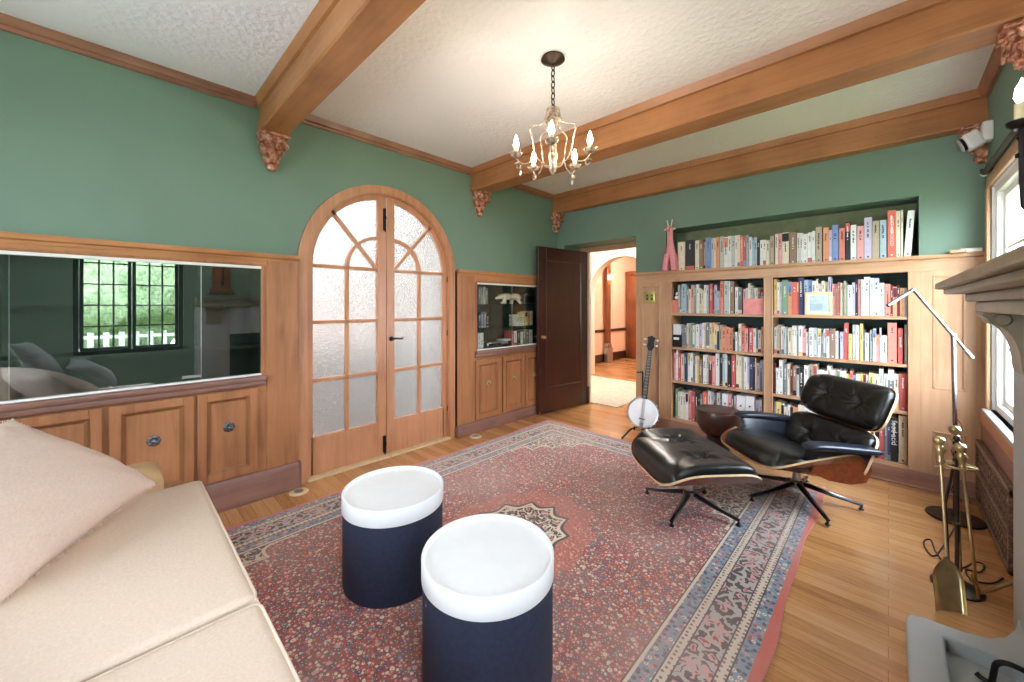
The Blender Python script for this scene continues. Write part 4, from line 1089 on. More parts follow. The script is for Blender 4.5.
# ------------------------------------------------------------------ drum tables
def drum(loc, label):
    t = thing('drum_table', label, 'side table', (loc[0], loc[1], RUGZ), 0.3, 'drum tables on the rug')
    R = 0.2385
    b = MB(); b.lathe([(0, 0), (R - 0.012, 0), (R - 0.006, 0.004), (R - 0.004, 0.012), (R - 0.004, 0.352), (0, 0.352)], 'navy', 64); b.build('drum_body', t, ang=40, label='navy fabric drum')
    b = MB(); b.lathe([(0, 0.352), (R - 0.002, 0.352), (R, 0.355), (R, 0.424), (R - 0.002, 0.428), (R - 0.009, 0.428), (R - 0.012, 0.424), (R - 0.014, 0.412), (0, 0.412)], 'lid', 72); b.build('tray_lid', t, ang=40, label='white lacquered tray lid')
    return t
drum((-1.745, 0.962), 'navy drum table with a white tray lid, closer to the arched doors')
drum((-1.048, 0.953), 'navy drum table with a white tray lid, farther from the arched doors, nearer the fireplace')

# ------------------------------------------------------------------ lounge chair and ottoman
def squ(u, v, k):
    p = 4.6; m = max(abs(u), abs(v))
    if m < 1e-6: return 0.0, 0.0
    s = m / (abs(u) ** p + abs(v) ** p) ** (1 / p)
    return u * s, v * s
def axes(origin, xd, yd):
    x = Vector(xd).normalized(); y = Vector(yd).normalized(); z = x.cross(y)
    m = Matrix((x, y, z)).transposed().to_4x4(); m.translation = Vector(origin); return m
def shell(parent, name, W, H, curl, mat, k=0.42, th=0.013, roll=0.0, ce=2.4, tw=0.0):
    N = 30
    def P(u, v, off):
        x, y = squ(u, v, k)
        cu = curl * (1 + tw * y)
        z = cu * abs(x) ** ce + roll * y * y
        sl = cu * ce * abs(x) ** (ce - 1) * (1 if x > 0 else -1) / (W / 2)
        n = Vector((-sl, 0, 1)).normalized()
        return mat @ (Vector((x * W / 2, y * H / 2, z)) + n * off)
    b = MB()
    f = lambda i: -1 + 2 * i / N
    top = [[b.bm.verts.new(P(f(i), f(j), 0)) for j in range(N + 1)] for i in range(N + 1)]
    bot = [[b.bm.verts.new(P(f(i), f(j), -th)) for j in range(N + 1)] for i in range(N + 1)]
    for i in range(N):
        for j in range(N):
            b.face([top[i][j], top[i + 1][j], top[i + 1][j + 1], top[i][j + 1]], 'rosewood')
            b.face([bot[i][j], bot[i][j + 1], bot[i + 1][j + 1], bot[i + 1][j]], 'rosewood')
    for i in range(N):
        for j in (0, N): b.face([top[i][j], top[i + 1][j], bot[i + 1][j], bot[i][j]], 'ply')
        for j in (0, N): b.face([top[j][i], top[j][i + 1], bot[j][i + 1], bot[j][i]], 'ply')
    return b.build(name, parent, ang=50)
def cushion(parent, name, W, H, curl, mat, T, tufts, k=0.42, roll=0.0, ce=2.4, m='leather', sc=0.965, creases=0.004, tw=0.0):
    N = 72
    def P(u, v, top):
        x, y = squ(u * sc, v * sc, k)
        z = curl * (1 + tw * y) * abs(x) ** ce + roll * y * y + 0.003
        e = max(0.0, (1 - abs(u) ** 7) * (1 - abs(v) ** 7)) ** 0.42
        h = 0.0
        if top:
            h = T * e * (1 - 0.10 * (u * u + v * v))
            for (tu, tv) in tufts:
                du, dv = (u - tu) * W / 2, (v - tv) * H / 2
                r = math.hypot(du, dv); a = math.atan2(dv, du)
                h -= T * 0.34 * math.exp(-(r / 0.035) ** 2) * e
                h += 1.7 * creases * e * math.exp(-((r - 0.06) / 0.05) ** 2) * math.cos(9 * a + 3 * math.sin(2 * a + tu)) * abs(math.sin(a)) ** 0.7
            h += 0.0022 * e * mnoise.noise(Vector((u * 3, v * 3, T * 50)))
        bulge = 1 + (0.018 * e if top else 0)
        return mat @ Vector((x * W / 2 * bulge, y * H / 2 * bulge, z + h))
    b = MB(); f = lambda i: math.sin(PI / 2 * (-1 + 2 * i / N)) * 0.5 + 0.5 * (-1 + 2 * i / N)
    top = [[b.bm.verts.new(P(f(i), f(j), True)) for j in range(N + 1)] for i in range(N + 1)]
    bot = [[(top[i][j] if i in (0, N) or j in (0, N) else b.bm.verts.new(P(f(i), f(j), False))) for j in range(N + 1)] for i in range(N + 1)]
    for i in range(N):
        for j in range(N):
            b.face([top[i][j], top[i + 1][j], top[i + 1][j + 1], top[i][j + 1]], m)
            b.face([bot[i][j], bot[i][j + 1], bot[i + 1][j + 1], bot[i + 1][j]], m)
    c = b.build(name, parent, ang=75)
    for (tu, tv) in tufts:
        p = P(tu, tv, True); n = (mat.to_3x3() @ Vector((0, 0, 1)))
        bb = MB(); bb.ball(p + n * 0.002, 0.0065, m, 10, 6); bb.build('button', c, ang=60)
    return c
def star_base(parent, n, R, a0, hubz, colz):
    for i in range(n):
        a = a0 + 2 * PI * i / n; d = Vector((math.cos(a), math.sin(a), 0))
        b = MB(); b.tube([d * 0.03 + Vector((0, 0, hubz)), d * (R * 0.55) + Vector((0, 0, hubz * 0.62)), d * R + Vector((0, 0, 0.03))], [0.021, 0.017, 0.012], 'black', 8, flat=0.75)
        b.tube([d * 0.04 + Vector((0, 0, hubz + 0.0135)), d * (R * 0.55) + Vector((0, 0, hubz * 0.62 + 0.0115)), d * (R - 0.008) + Vector((0, 0, 0.038))], [0.008, 0.007, 0.004], 'steel', 6, flat=0.5)
        lg = b.build('leg', parent, ang=50)
        b = MB(); b.lathe([(0, 0), (0.014, 0), (0.015, 0.006), (0.007, 0.012), (0.006, 0.03), (0, 0.03)], 'black', 12, tuple(d * (R - 0.006))); b.build('glide', lg)
    b = MB(); b.lathe([(0, hubz - 0.03), (0.036, hubz - 0.028), (0.04, hubz + 0.012), (0.03, hubz + 0.02), (0.024, hubz + 0.022), (0.022, colz), (0, colz)], 'steel', 20); b.build('swivel_column', parent)
    b = MB(); b.box(-0.10, 0.10, -0.05, 0.05, colz - 0.012, colz + 0.006, 'black', 0.006); b.build('mount_plate', parent)

ch = thing('lounge_chair', 'black leather lounge chair with rosewood shells in front of the bookcase', 'armchair', (-0.45, 3.26, RUGZ), math.radians(-44))
sa = math.radians(-12.5)
ms = axes((0, -0.10, 0.245), (1, 0, 0), (0, math.cos(sa), math.sin(sa)))
shell(ch, 'seat_shell', 0.67, 0.62, 0.165, ms, 0.40, ce=4.6, tw=0.7)
cushion(ch, 'seat_cushion', 0.67, 0.62, 0.10, ms, 0.125, [], 0.40, ce=4.6, tw=0.6, sc=0.93)
ba = math.radians(24)
mb_ = axes((0, 0.26, 0.365), (1, 0, 0), (0, math.sin(ba), math.cos(ba)))
shell(ch, 'back_shell', 0.67, 0.31, 0.075, mb_, 0.40)
cushion(ch, 'back_cushion', 0.67, 0.31, 0.07, mb_, 0.085, [(-0.42, 0.05), (0.42, 0.05)], 0.40)
ha = math.radians(25)
mh = axes((0, 0.378, 0.650), (1, 0, 0), (0, math.sin(ha), math.cos(ha)))
shell(ch, 'headrest_shell', 0.65, 0.315, 0.06, mh, 0.40)
cushion(ch, 'headrest_cushion', 0.65, 0.315, 0.055, mh, 0.085, [(-0.42, 0.0), (0.42, 0.0)], 0.40)
for s in (-1, 1):
    b = MB(); b.tube([(s * 0.10, 0.265, 0.31), (s * 0.10, 0.335, 0.46), (s * 0.10, 0.38, 0.55), (s * 0.10, 0.435, 0.67)], 0.013, 'black', 8); b.build('back_strut', ch)
    # padded arm: flat top, rounded front, flank running down to the seat
    arm = bpy.data.objects.new('armrest', None); C.objects.link(arm); arm.parent = ch
    def arm_s(u, v, s=s):
        # u around the section, v along y
        y = -0.22 + 0.47 * v
        cap = (1 - abs(2 * v - 1) ** 6) ** 0.5 if 0 < v < 1 else 0.0
        a = 2 * PI * u
        cx, cz = 0.338, 0.492 - 0.055 * v - 0.022 * (1 - v) ** 6
        rx, rz = 0.05, 0.021
        return (s * (cx + rx * abs(math.cos(a)) ** 0.6 * (1 if math.cos(a) > 0 else -1) * (0.35 + 0.65 * cap)), y, cz + rz * abs(math.sin(a)) ** 0.7 * (1 if math.sin(a) > 0 else -1) * cap)
    b = MB(); b.grid(arm_s, 28, 30, 'leather_sheen', True); b.build('arm_pad', arm, ang=70)
    def flank(u, v, s=s):
        y = -0.195 + 0.42 * v; zt, zb = 0.482 - 0.055 * v, 0.345 - 0.05 * v
        a = 2 * PI * u; cap = (1 - abs(2 * v - 1) ** 5) ** 0.5 if 0 < v < 1 else 0.0
        z = (zt + zb) / 2 + (zt - zb) / 2 * abs(math.sin(a)) ** 0.6 * (1 if math.sin(a) > 0 else -1) * (0.5 + 0.5 * cap)
        x = 0.288 + 0.03 * (z - zb) / 0.10 + 0.017 * math.cos(a) * cap
        return (s * x, y, z)
    b = MB(); b.grid(flank, 28, 30, 'leather_sheen', True); b.build('arm_flank', arm, ang=70)
for s in (-1, 1):
    b = MB(); b.prism([(-0.17, 0.315), (-0.135, 0.375), (-0.10, 0.445), (-0.06, 0.468), (0.15, 0.445), (0.20, 0.40), (0.21, 0.31), (0.175, 0.245), (0.08, 0.235), (-0.06, 0.262)], 0, s * 0.312, s * 0.326, 'rosewood'); b.build('arm_support', ch, ang=40)
star_base(ch, 5, 0.345, math.radians(-56 + 44), 0.10, 0.235)

ot = thing('ottoman', 'black leather ottoman with a rosewood shell on a four-star base', 'ottoman', (-0.925, 2.60, RUGZ), math.radians(-42))
mo = axes((0, 0, 0.262), (1, 0, 0), (0, 1, 0))
shell(ot, 'shell', 0.73, 0.60, 0.115, mo, 0.40, ce=4.5)
cushion(ot, 'cushion', 0.73, 0.60, 0.108, mo, 0.135, [(-0.40, 0.0), (0.40, 0.0)], 0.40, creases=0.006, ce=4.5)
star_base(ot, 4, 0.29, math.radians(42), 0.10, 0.235)

# ------------------------------------------------------------------ turned stool behind the ottoman
t = thing('bowl_stool', 'dark brown turned wood bowl-shaped stool between ottoman and bookcase', 'stool', (-1.055, 3.64, 0))
b = MB(); b.lathe([(0, 0.20), (0.09, 0.205), (0.135, 0.235), (0.168, 0.30), (0.178, 0.36), (0.176, 0.415), (0.172, 0.425), (0.165, 0.428), (0, 0.43)], 'darkbowl', 48); b.build('bowl', t, ang=40)
b = MB(); b.lathe([(0, 0), (0.13, 0), (0.135, 0.02), (0.10, 0.06), (0.085, 0.13), (0.09, 0.205), (0, 0.206)], 'darkbowl', 40); b.build('pedestal', t, ang=40)

# ------------------------------------------------------------------ banjo on its stand
bj = thing('banjo', 'white-headed banjo leaning upright on a black stand beside the bookcase', 'banjo', (-1.782, 3.73, -0.022), math.radians(25.5))
tl = math.radians(6.5)
RB_ = Matrix.Translation((0, 0, 0.262)) @ Matrix.Rotation(math.radians(-9), 4, 'X') @ Matrix.Rotation(tl, 4, 'Y')
RX = RB_ @ Matrix.Rotation(PI / 2, 4, 'X')
b = MB(); b.lathe([(0, 0.012), (0.138, 0.012), (0.141, 0.006), (0, 0.004)], 'vellum', 48, mat=RX); b.build('head', bj)
b = MB(); b.lathe([(0.137, 0.004), (0.149, 0.008), (0.152, 0.0), (0.152, -0.06), (0.137, -0.06)], 'steel', 48, mat=RX); b.build('rim', bj)
b = MB(); b.lathe([(0, -0.062), (0.15, -0.06), (0.152, -0.05), (0, -0.05)], 'darkbowl', 48, mat=RX); b.build('resonator', bj)
for i in range(20):
    a = 2 * PI * i / 20; p = Vector((0.157 * math.cos(a), 0, 0.157 * math.sin(a)))
    b = MB(); b.tube([RB_ @ (p + Vector((0, -0.008, 0))), RB_ @ (p + Vector((0, 0.05, 0)))], 0.004, 'steel', 6); b.ball(RB_ @ (p + Vector((0, -0.01, 0))), 0.006, 'steel', 8, 5); b.build('tension_hook', bj)
b = MB()
def nk(u, v):
    z = 0.13 + 0.50 * v; w = 0.026 - 0.006 * v; a = 2 * PI * u
    return RB_ @ Vector((w * math.cos(a), -0.008 + (0.018 * math.sin(a) if math.sin(a) > 0 else 0.004 * math.sin(a)), z))
b.grid(nk, 16, 24, 'bronze', True); b.build('neck', bj, ang=60)
for i in range(16):
    z = 0.16 + 0.47 * (1 - (1 - i / 16) ** 1.2); b = MB(); b.box(-0.018, 0.018, -0.015, -0.012, z, z + 0.003, 'steel', mat=RB_); b.build('fret', bj, ang=None)
b = MB()
b.prism([(-0.017, 0.63), (0.017, 0.63), (0.036, 0.67), (0.03, 0.73), (0.04, 0.765), (0.0, 0.785), (-0.04, 0.765), (-0.03, 0.73), (-0.036, 0.67)], 1, -0.004, 0.012, 'black')
for v in b.bm.verts: v.co = RB_ @ v.co
b.build('headstock', bj)
for s in (-1, 1):
    for z in (0.685, 0.742):
        b = MB(); b.tube([RB_ @ Vector((s * 0.03, 0.004, z)), RB_ @ Vector((s * 0.058, 0.004, z))], 0.004, 'steel', 6); b.ball(RB_ @ Vector((s * 0.06, 0.004, z)), (0.012, 0.007, 0.01), 'vellum', 10, 6); b.build('tuning_peg', bj)
b = MB(); b.tube([RB_ @ Vector((-0.02, 0.004, 0.40)), RB_ @ Vector((-0.045, 0.004, 0.405))], 0.004, 'steel', 6); b.ball(RB_ @ Vector((-0.05, 0.004, 0.405)), 0.009, 'black', 8, 6); b.build('tuning_peg', bj)
b = MB(); b.box(-0.03, 0.03, -0.026, -0.012, -0.065, -0.058, 'darkbowl', 0.001, 1, mat=RB_); b.build('bridge', bj)
b = MB(); b.prism([(-0.014, -0.145), (0.014, -0.145), (0.02, -0.10), (-0.02, -0.10)], 1, -0.02, -0.013, 'steel')
for v in b.bm.verts: v.co = RB_ @ v.co
b.build('tailpiece', bj)
for i in range(4):
    x = -0.012 + 0.008 * i
    b = MB(); b.tube([RB_ @ Vector((x, -0.018, -0.10)), RB_ @ Vector((x, -0.027, -0.06)), RB_ @ Vector((x * 0.9, -0.017, 0.63))], 0.0011, 'steel', 4); b.build('string', bj)
st = thing('banjo_stand', 'low black folding stand holding the banjo', 'instrument stand', (-1.782, 3.73, 0), math.radians(25.5))
for s in (-1, 1):
    b = MB(); b.tube([(0, 0.07, 0.10), (s * 0.12, -0.06, 0.075), (s * 0.19, -0.15, 0.012)], 0.009, 'black', 8); b.ball((s * 0.19, -0.15, 0.012), 0.012, 'black', 8, 6); b.build('leg', st)
    b = MB(); b.tube([(s * 0.05, 0.075, 0.10), (s * 0.075, 0.01, 0.072), (s * 0.08, -0.05, 0.074), (s * 0.08, -0.068, 0.108)], 0.008, 'black', 8); b.build('cradle_arm', st)
b = MB(); b.tube([(0, 0.07, 0.10), (0, 0.2, 0.012)], 0.009, 'black', 8); b.build('leg', st)
b = MB(); b.tube([(0, 0.075, 0.08), (0, 0.14, 0.40), (0, 0.17, 0.62)], 0.009, 'black', 8); b.tube([(-0.06, 0.14, 0.62), (0, 0.172, 0.62), (0.06, 0.14, 0.62)], 0.007, 'black', 8); b.build('upright', st)

# ------------------------------------------------------------------ sofa
so = thing('sofa', 'cream upholstered sofa under the loose pillow, cut by the lower frame edge', 'sofa', (-1.36, -0.1, 0))
def pad(b, x0, x1, y0, y1, z0, z1, m, crown=0.02, rad=0.045, n=26):
    """upholstered box: rounded edges, slightly domed top"""
    cx, cy, hx, hy = (x0 + x1) / 2, (y0 + y1) / 2, (x1 - x0) / 2, (y1 - y0) / 2
    def edge(t, h):
        return h * t
    def top(u, v, up):
        x, y = -1 + 2 * u, -1 + 2 * v
        ex, ey = (1 - abs(x)) * hx, (1 - abs(y)) * hy
        d = min(ex, ey); k = min(1, d / rad); drop = rad * (1 - math.sqrt(max(0, 1 - (1 - k) ** 2)))
        z = (z1 - drop + crown * (1 - x * x) * (1 - y * y)) if up else (z0 + drop)
        return (cx + hx * x, cy + hy * y, z)
    f = lambda i: 0.5 - 0.5 * math.cos(PI * i / n)
    T_ = [[b.bm.verts.new(top(f(i), f(j), True)) for j in range(n + 1)] for i in range(n + 1)]
    B_ = [[b.bm.verts.new(top(f(i), f(j), False)) for j in range(n + 1)] for i in range(n + 1)]
    for i in range(n):
        for j in range(n):
            b.face([T_[i][j], T_[i + 1][j], T_[i + 1][j + 1], T_[i][j + 1]], m); b.face([B_[i][j], B_[i][j + 1], B_[i + 1][j + 1], B_[i + 1][j]], m)
        for j in (0, n):
            b.face([T_[i][j], T_[i + 1][j], B_[i + 1][j], B_[i][j]], m); b.face([T_[j][i], T_[j][i + 1], B_[j][i + 1], B_[j][i]], m)
def piping(parent, x0, x1, y0, y1, z, m='sofa', r=0.0055, c=0.03):
    pts = []
    for cx, cy, a in ((x1 - c, y1 - c, 0), (x0 + c, y1 - c, 1), (x0 + c, y0 + c, 2), (x1 - c, y0 + c, 3)):
        for i in range(6):
            t_ = (a + i / 5) * PI / 2; pts.append((cx + c * math.cos(t_), cy + c * math.sin(t_), z))
    b = MB(); b.tube(pts, r, m, 6, closed=True); return b.build('piping', parent, world=True, ang=60)
for x0, x1 in ((-2.465, -1.347), (-1.337, -0.27)):
    b = MB(); pad(b, x0, x1, -0.52, 0.305, 0.30, 0.46, 'sofa', 0.018, 0.028); c_ = b.build('seat_cushion', so, world=True, ang=60)
    piping(c_, x0 + 0.006, x1 - 0.006, -0.514, 0.299, 0.452)
b = MB(); b.box(-2.455, -0.28, -0.78, 0.285, 0.13, 0.30, 'sofa', 0.02); b.build('base', so, world=True)
b = MB(); pad(b, -2.455, -0.28, -0.82, -0.56, 0.28, 0.74, 'sofa', 0.0, 0.08); b.build('backrest', so, world=True, ang=60)
b = MB(); pad(b, -2.66, -2.47, -0.82, 0.165, 0.14, 0.565, 'tan', 0.0, 0.07); b.build('armrest', so, world=True, ang=60, label='tan low armrest')
for x in (-2.40, -0.34):
    for y in (-0.72, 0.22):
        b = MB(); b.lathe([(0, 0), (0.02, 0), (0.03, 0.13), (0, 0.13)], 'hall_wood', 12, (x, y, RUGZ)); b.build('leg', so, world=True)

def pillow(label, P, T_, m, name='pillow', fringe=False, N=36, sag=0.0, seed=0):
    """four corners a, b, c, d (world), thickness T_"""
    a, b_, c, d = [Vector(p) for p in P]
    ctr = (a + b_ + c + d) / 4; nrm = (b_ - a).cross(d - a).normalized()
    def S(u, v, sd):
        p = a * (1 - u) * (1 - v) + b_ * u * (1 - v) + c * u * v + d * (1 - u) * v
        x, y = 2 * u - 1, 2 * v - 1
        pin = 1 - 0.055 * (1 - x * x) * abs(y) ** 3 - 0.055 * (1 - y * y) * abs(x) ** 3
        p = ctr + (p - ctr) * pin
        e = max(0, (1 - x * x) * (1 - y * y)) ** 0.55
        wr = (0.014 * mnoise.noise(Vector((u * 3.4 + seed, v * 3.4, sd))) + 0.006 * mnoise.noise(Vector(((u + v) * 9 + seed, (u - v) * 2.5, sd)))) * min(1, e * 3)
        k_ = (abs(x) * abs(y)) ** 1.5; wr += 0.007 * k_ * math.cos(22 * (abs(x) - abs(y))) * min(1, e * 3)
        q = p + nrm * sd * (T_ / 2 * e * (1 if sd > 0 else 0.55) + wr)
        if q.z < 0.75 and q.y < -0.555: q.y = -0.555          # it lies on the seat and against the back
        q.z = max(q.z, 0.4825)
        if q.z < 0.575: q.x = max(q.x, -2.462)
        return q
    t = thing(name, label, 'pillow', tuple(ctr))
    bm_ = MB()
    A = [[bm_.bm.verts.new(S(i / N, j / N, 1)) for j in range(N + 1)] for i in range(N + 1)]
    B_ = [[(A[i][j] if i in (0, N) or j in (0, N) else bm_.bm.verts.new(S(i / N, j / N, -1))) for j in range(N + 1)] for i in range(N + 1)]
    for i in range(N):
        for j in range(N):
            bm_.face([A[i][j], A[i + 1][j], A[i + 1][j + 1], A[i][j + 1]], m); bm_.face([B_[i][j], B_[i][j + 1], B_[i + 1][j + 1], B_[i + 1][j]], m)
    bm_.build('cover', t, world=True, ang=80)
    if fringe:
        bm_ = MB(); r2 = random.Random(3); n = 120
        ring = [(i / n, 0) for i in range(n)] + [(1, i / n) for i in range(n)] + [(1 - i / n, 1) for i in range(n)] + [(0, 1 - i / n) for i in range(n)]
        for u, v in ring:
            p = S(u, v, 1); out = (p - ctr).normalized()
            q = p + out * r2.uniform(0.004, 0.013) + nrm * r2.uniform(-0.004, 0.004)
            w = Vector((r2.uniform(-1, 1), r2.uniform(-1, 1), r2.uniform(-1, 1))).normalized() * 0.0022
            vs = [bm_.bm.verts.new(x_) for x_ in (p - out * 0.004 - w, p - out * 0.004 + w, q + w * 0.5, q - w * 0.5)]
            bm_.face(vs, m)
        bm_.build('fringe', t, world=True, ang=None, recalc=False)
    return t
pillow('large blush linen pillow with frayed edges slumped on the cream sofa', [(-1.795, -0.235, 0.478), (-2.50, 0.15, 0.478), (-2.435, -0.275, 0.885), (-1.76, -0.60, 0.90)], 0.25, 'pillow', fringe=True, seed=1.3)
pillow('grey linen back pillow on the sofa, seen mirrored in the cabinet glass', [(-0.40, -0.32, 0.47), (-1.15, -0.34, 0.47), (-1.12, -0.60, 1.02), (-0.43, -0.58, 0.99)], 0.22, 'greypillow', seed=5)
pillow('second grey pillow flopped forward on the sofa seat, seen in the cabinet glass', [(-0.40, 0.02, 0.55), (-1.00, 0.02, 0.55), (-1.05, -0.30, 0.78), (-0.45, -0.30, 0.80)], 0.16, 'greypillow', seed=9)

# ------------------------------------------------------------------ chandelier
CX, CY = -1.378, 1.754
cl = thing('chandelier', 'five-arm candle chandelier hanging on a chain between two beams', 'chandelier', (CX, CY, ZC))
def at(r, a, z): return (r * math.cos(a), r * math.sin(a), z - ZC)
b = MB(); b.lathe([(0, -0.001), (0.064, -0.001), (0.068, -0.012), (0.058, -0.018), (0.046, -0.022), (0.03, -0.03), (0.012, -0.036), (0, -0.038)], 'bronze', 32); b.build('canopy', cl, ang=40)
z = ZC - 0.036; i = 0
while z > 2.475:
    b = MB(); pts = []
    for k in range(12):
        a = 2 * PI * k / 12; p = (0.0115 * math.cos(a), 0, z - 0.019 + 0.0205 * math.sin(a) - ZC)
        pts.append((p[0], 0, p[2]) if i % 2 else (0, p[0], p[2]))
    b.tube(pts, 0.0032, 'bronze', 6, closed=True); b.build('chain_link', cl, ang=60); z -= 0.033; i += 1
b = MB()
def cup(u, v):
    a = 2 * PI * u; z = 2.452 - 0.065 * v; r = (0.036 + 0.014 * v ** 1.5) * (1 + 0.06 * math.cos(10 * a))
    return at(r, a, z + (0.006 * math.cos(5 * a) if v > 0.95 else 0))
b.grid(cup, 40, 10, 'antique', True); b.lathe([(0, 2.462 - ZC), (0.02, 2.46 - ZC), (0.037, 2.452 - ZC), (0.03, 2.448 - ZC), (0, 2.448 - ZC)], 'antique', 20); b.build('crown_cup', cl, ang=50)
b = MB(); b.lathe([(0, 2.27 - ZC), (0.012, 2.27 - ZC), (0.022, 2.25 - ZC), (0.02, 2.22 - ZC), (0.026, 2.18 - ZC), (0.018, 2.15 - ZC), (0.026, 2.12 - ZC), (0.02, 2.095 - ZC), (0.008, 2.08 - ZC), (0, 2.07 - ZC)], 'antique', 20); b.build('centre_stem', cl, ang=40)
for k in range(5):
    a = math.radians(-98 + 72 * k) + YAW
    def bez(ps, n=18):
        out = []
        for i in range(n + 1):
            t_ = i / n; q = [Vector(p) for p in ps]
            while len(q) > 1: q = [q[j].lerp(q[j + 1], t_) for j in range(len(q) - 1)]
            out.append(q[0])
        return out
    rib = smooth([at(0.040, a, 2.40), at(0.055, a, 2.372), at(0.09, a, 2.352), at(0.125, a, 2.345), at(0.135, a, 2.325), at(0.125, a, 2.29), at(0.115, a, 2.24), at(0.105, a, 2.19), at(0.075, a, 2.145), at(0.02, a, 2.12)], 3)
    b = MB(); b.tube(rib, 0.0042, 'antique', 7)
    for i in range(3, 22, 3): b.ball(rib[i], 0.0062, 'antique', 7, 5)
    b.build('cage_rib', cl, ang=60)
    arm = smooth([at(0.105, a, 2.19), at(0.115, a, 2.16), at(0.14, a, 2.135), at(0.17, a, 2.125), at(0.198, a, 2.135), at(0.215, a, 2.16)], 4)
    b = MB(); b.tube(arm, 0.0048, 'antique', 7)
    sc_ = [at(0.205 + 0.022 * math.cos(q * 0.55 + 0.6) * (1 - q / 16), a, 2.112 + 0.022 * math.sin(q * 0.55 + 0.6) * (1 - q / 16)) for q in range(14)]
    b.tube(sc_, 0.0045, 'antique', 6)
    am = b.build('arm', cl, ang=60)
    c_ = at(0.215, a, 2.16)
    b = MB(); b.lathe([(0, 0), (0.012, 0), (0.03, 0.012), (0.034, 0.024), (0.024, 0.02), (0, 0.016)], 'antique', 18, c_)
    for q in range(6):
        w = a + q * PI / 3; b.tube([(c_[0] + 0.026 * math.cos(w), c_[1] + 0.026 * math.sin(w), c_[2] + 0.018), (c_[0] + 0.04 * math.cos(w), c_[1] + 0.04 * math.sin(w), c_[2] + 0.03)], [0.006, 0.002], 'antique', 5)
    b.build('drip_pan', am, ang=50)
    b = MB(); b.lathe([(0, 0.016), (0.0125, 0.016), (0.0125, 0.052), (0, 0.052)], 'candle', 14, c_); b.build('candle_sleeve', am)
    b = MB(); b.lathe([(0, 0.052), (0.009, 0.054), (0.0155, 0.072), (0.012, 0.092), (0.005, 0.112), (0, 0.125)], 'bulb', 14, c_); b.build('bulb', am, ang=60, label='glowing flame bulb')
    if k % 2 == 0:
        b = MB(); g = at(0.19, a, 2.085); b.tube([at(0.185, a, 2.11), g], 0.002, 'antique', 5); b.ball((g[0], g[1], g[2] - 0.012), (0.008, 0.008, 0.016), 'steel', 8, 6); b.build('pendant_drop', am)


# ------------------------------------------------------------------ fireplace on the window wall
fp = thing('fireplace', 'grey stone fireplace with a stepped wooden mantel on scroll brackets', 'fireplace', (0.37, 1.7, 0))
FX, FY0, FY1 = 0.37, 0.75, 2.60
b = MB()
for y0, y1 in ((2.22, FY1), (FY0, 1.13)): b.box(FX, XR + 0.02, y0, y1, 0.0, 1.30, 'stone', 0.012)
b.box(FX, XR + 0.02, 1.13, 2.22, 0.92, 1.30, 'stone', 0.012)
b.build('surround', fp, world=True)
b = MB(); b.box(XR - 0.01, XR + 0.02, 1.13, 2.22, 0.0, 0.92, 'black'); b.build('firebox', fp, world=True, ang=None)
b = MB()
for x0, z0, z1, ov, m in ((0.27, 1.30, 1.345, 0.0, 'putty'), (0.245, 1.345, 1.378, 0.05, 'putty'), (0.185, 1.378, 1.402, 0.12, 'mantel'), (0.16, 1.402, 1.432, 0.15, 'mantel')):
    b.box(x0, XR + 0.0, FY0, FY1 + ov, z0, z1, m, 0.007, 2)
b.build('mantel_shelf', fp, world=True)
for yc in (2.50, 0.95):
    pr = [(FX + 0.01, 1.30), (0.272, 1.30), (0.270, 1.285), (0.282, 1.275), (0.287, 1.262)]
    for i in range(12):
        a = i / 11 * PI / 2; pr.append((0.29 + 0.075 * math.sin(a), 1.255 - 0.17 * (1 - math.cos(a))))
    pr += [(FX, 1.06), (FX + 0.01, 1.06)]
    b = MB(); b.prism(pr, 1, yc - 0.085, yc + 0.085, 'putty'); br = b.build('scroll_bracket', fp, world=True, ang=30)
    b = MB(); b.lathe([(0, -0.10), (0.02, -0.10), (0.026, -0.09), (0.026, 0.09), (0.02, 0.10), (0, 0.10)], 'putty', 16, mat=Matrix.Translation((0.318, yc, 1.272)) @ Matrix.Rotation(PI / 2, 4, 'X')); b.build('bracket_roll', br, world=True)
# hearth: raised kerb with a sunk tray, flaring up to the jamb
foot = [(0.05, 0.9), (0.05, 2.20), (0.062, 2.235), (0.10, 2.25), (0.20, 2.255), (0.265, 2.28), (0.315, 2.335), (0.35, 2.42), (0.372, 2.52), (0.385, 2.60), (0.45, 2.60), (0.45, 0.9)]
b = MB(); b.prism(foot, 2, 0.0, 0.035, 'stone')
inner = [(0.138, 2.075), (0.45, 2.075), (0.45, 0.9), (0.138, 0.9)]
kerb = [(0.05, 0.9), (0.05, 2.20), (0.062, 2.235), (0.10, 2.25), (0.20, 2.255), (0.265, 2.28), (0.315, 2.335), (0.35, 2.42), (0.372, 2.52), (0.385, 2.60), (0.45, 2.60), (0.45, 2.17), (0.16, 2.17), (0.150, 2.16), (0.150, 0.9)]
b.prism(kerb, 2, 0.035, 0.088, 'stone')
es = [e for e in b.bm.edges if all(v.co.z > 0.08 for v in e.verts) and len(e.link_faces) == 2 and abs(e.link_faces[0].normal.dot(e.link_faces[1].normal)) < 0.5]
bmesh.ops.bevel(b.bm, geom=es, offset=0.012, segments=3, affect='EDGES', profile=0.5, clamp_overlap=True)
b.build('hearth', fp, world=True, ang=40)
an = thing('andiron', 'black wrought iron andiron scroll resting in the grey hearth', 'andiron', (0.30, 2.06, 0.035))
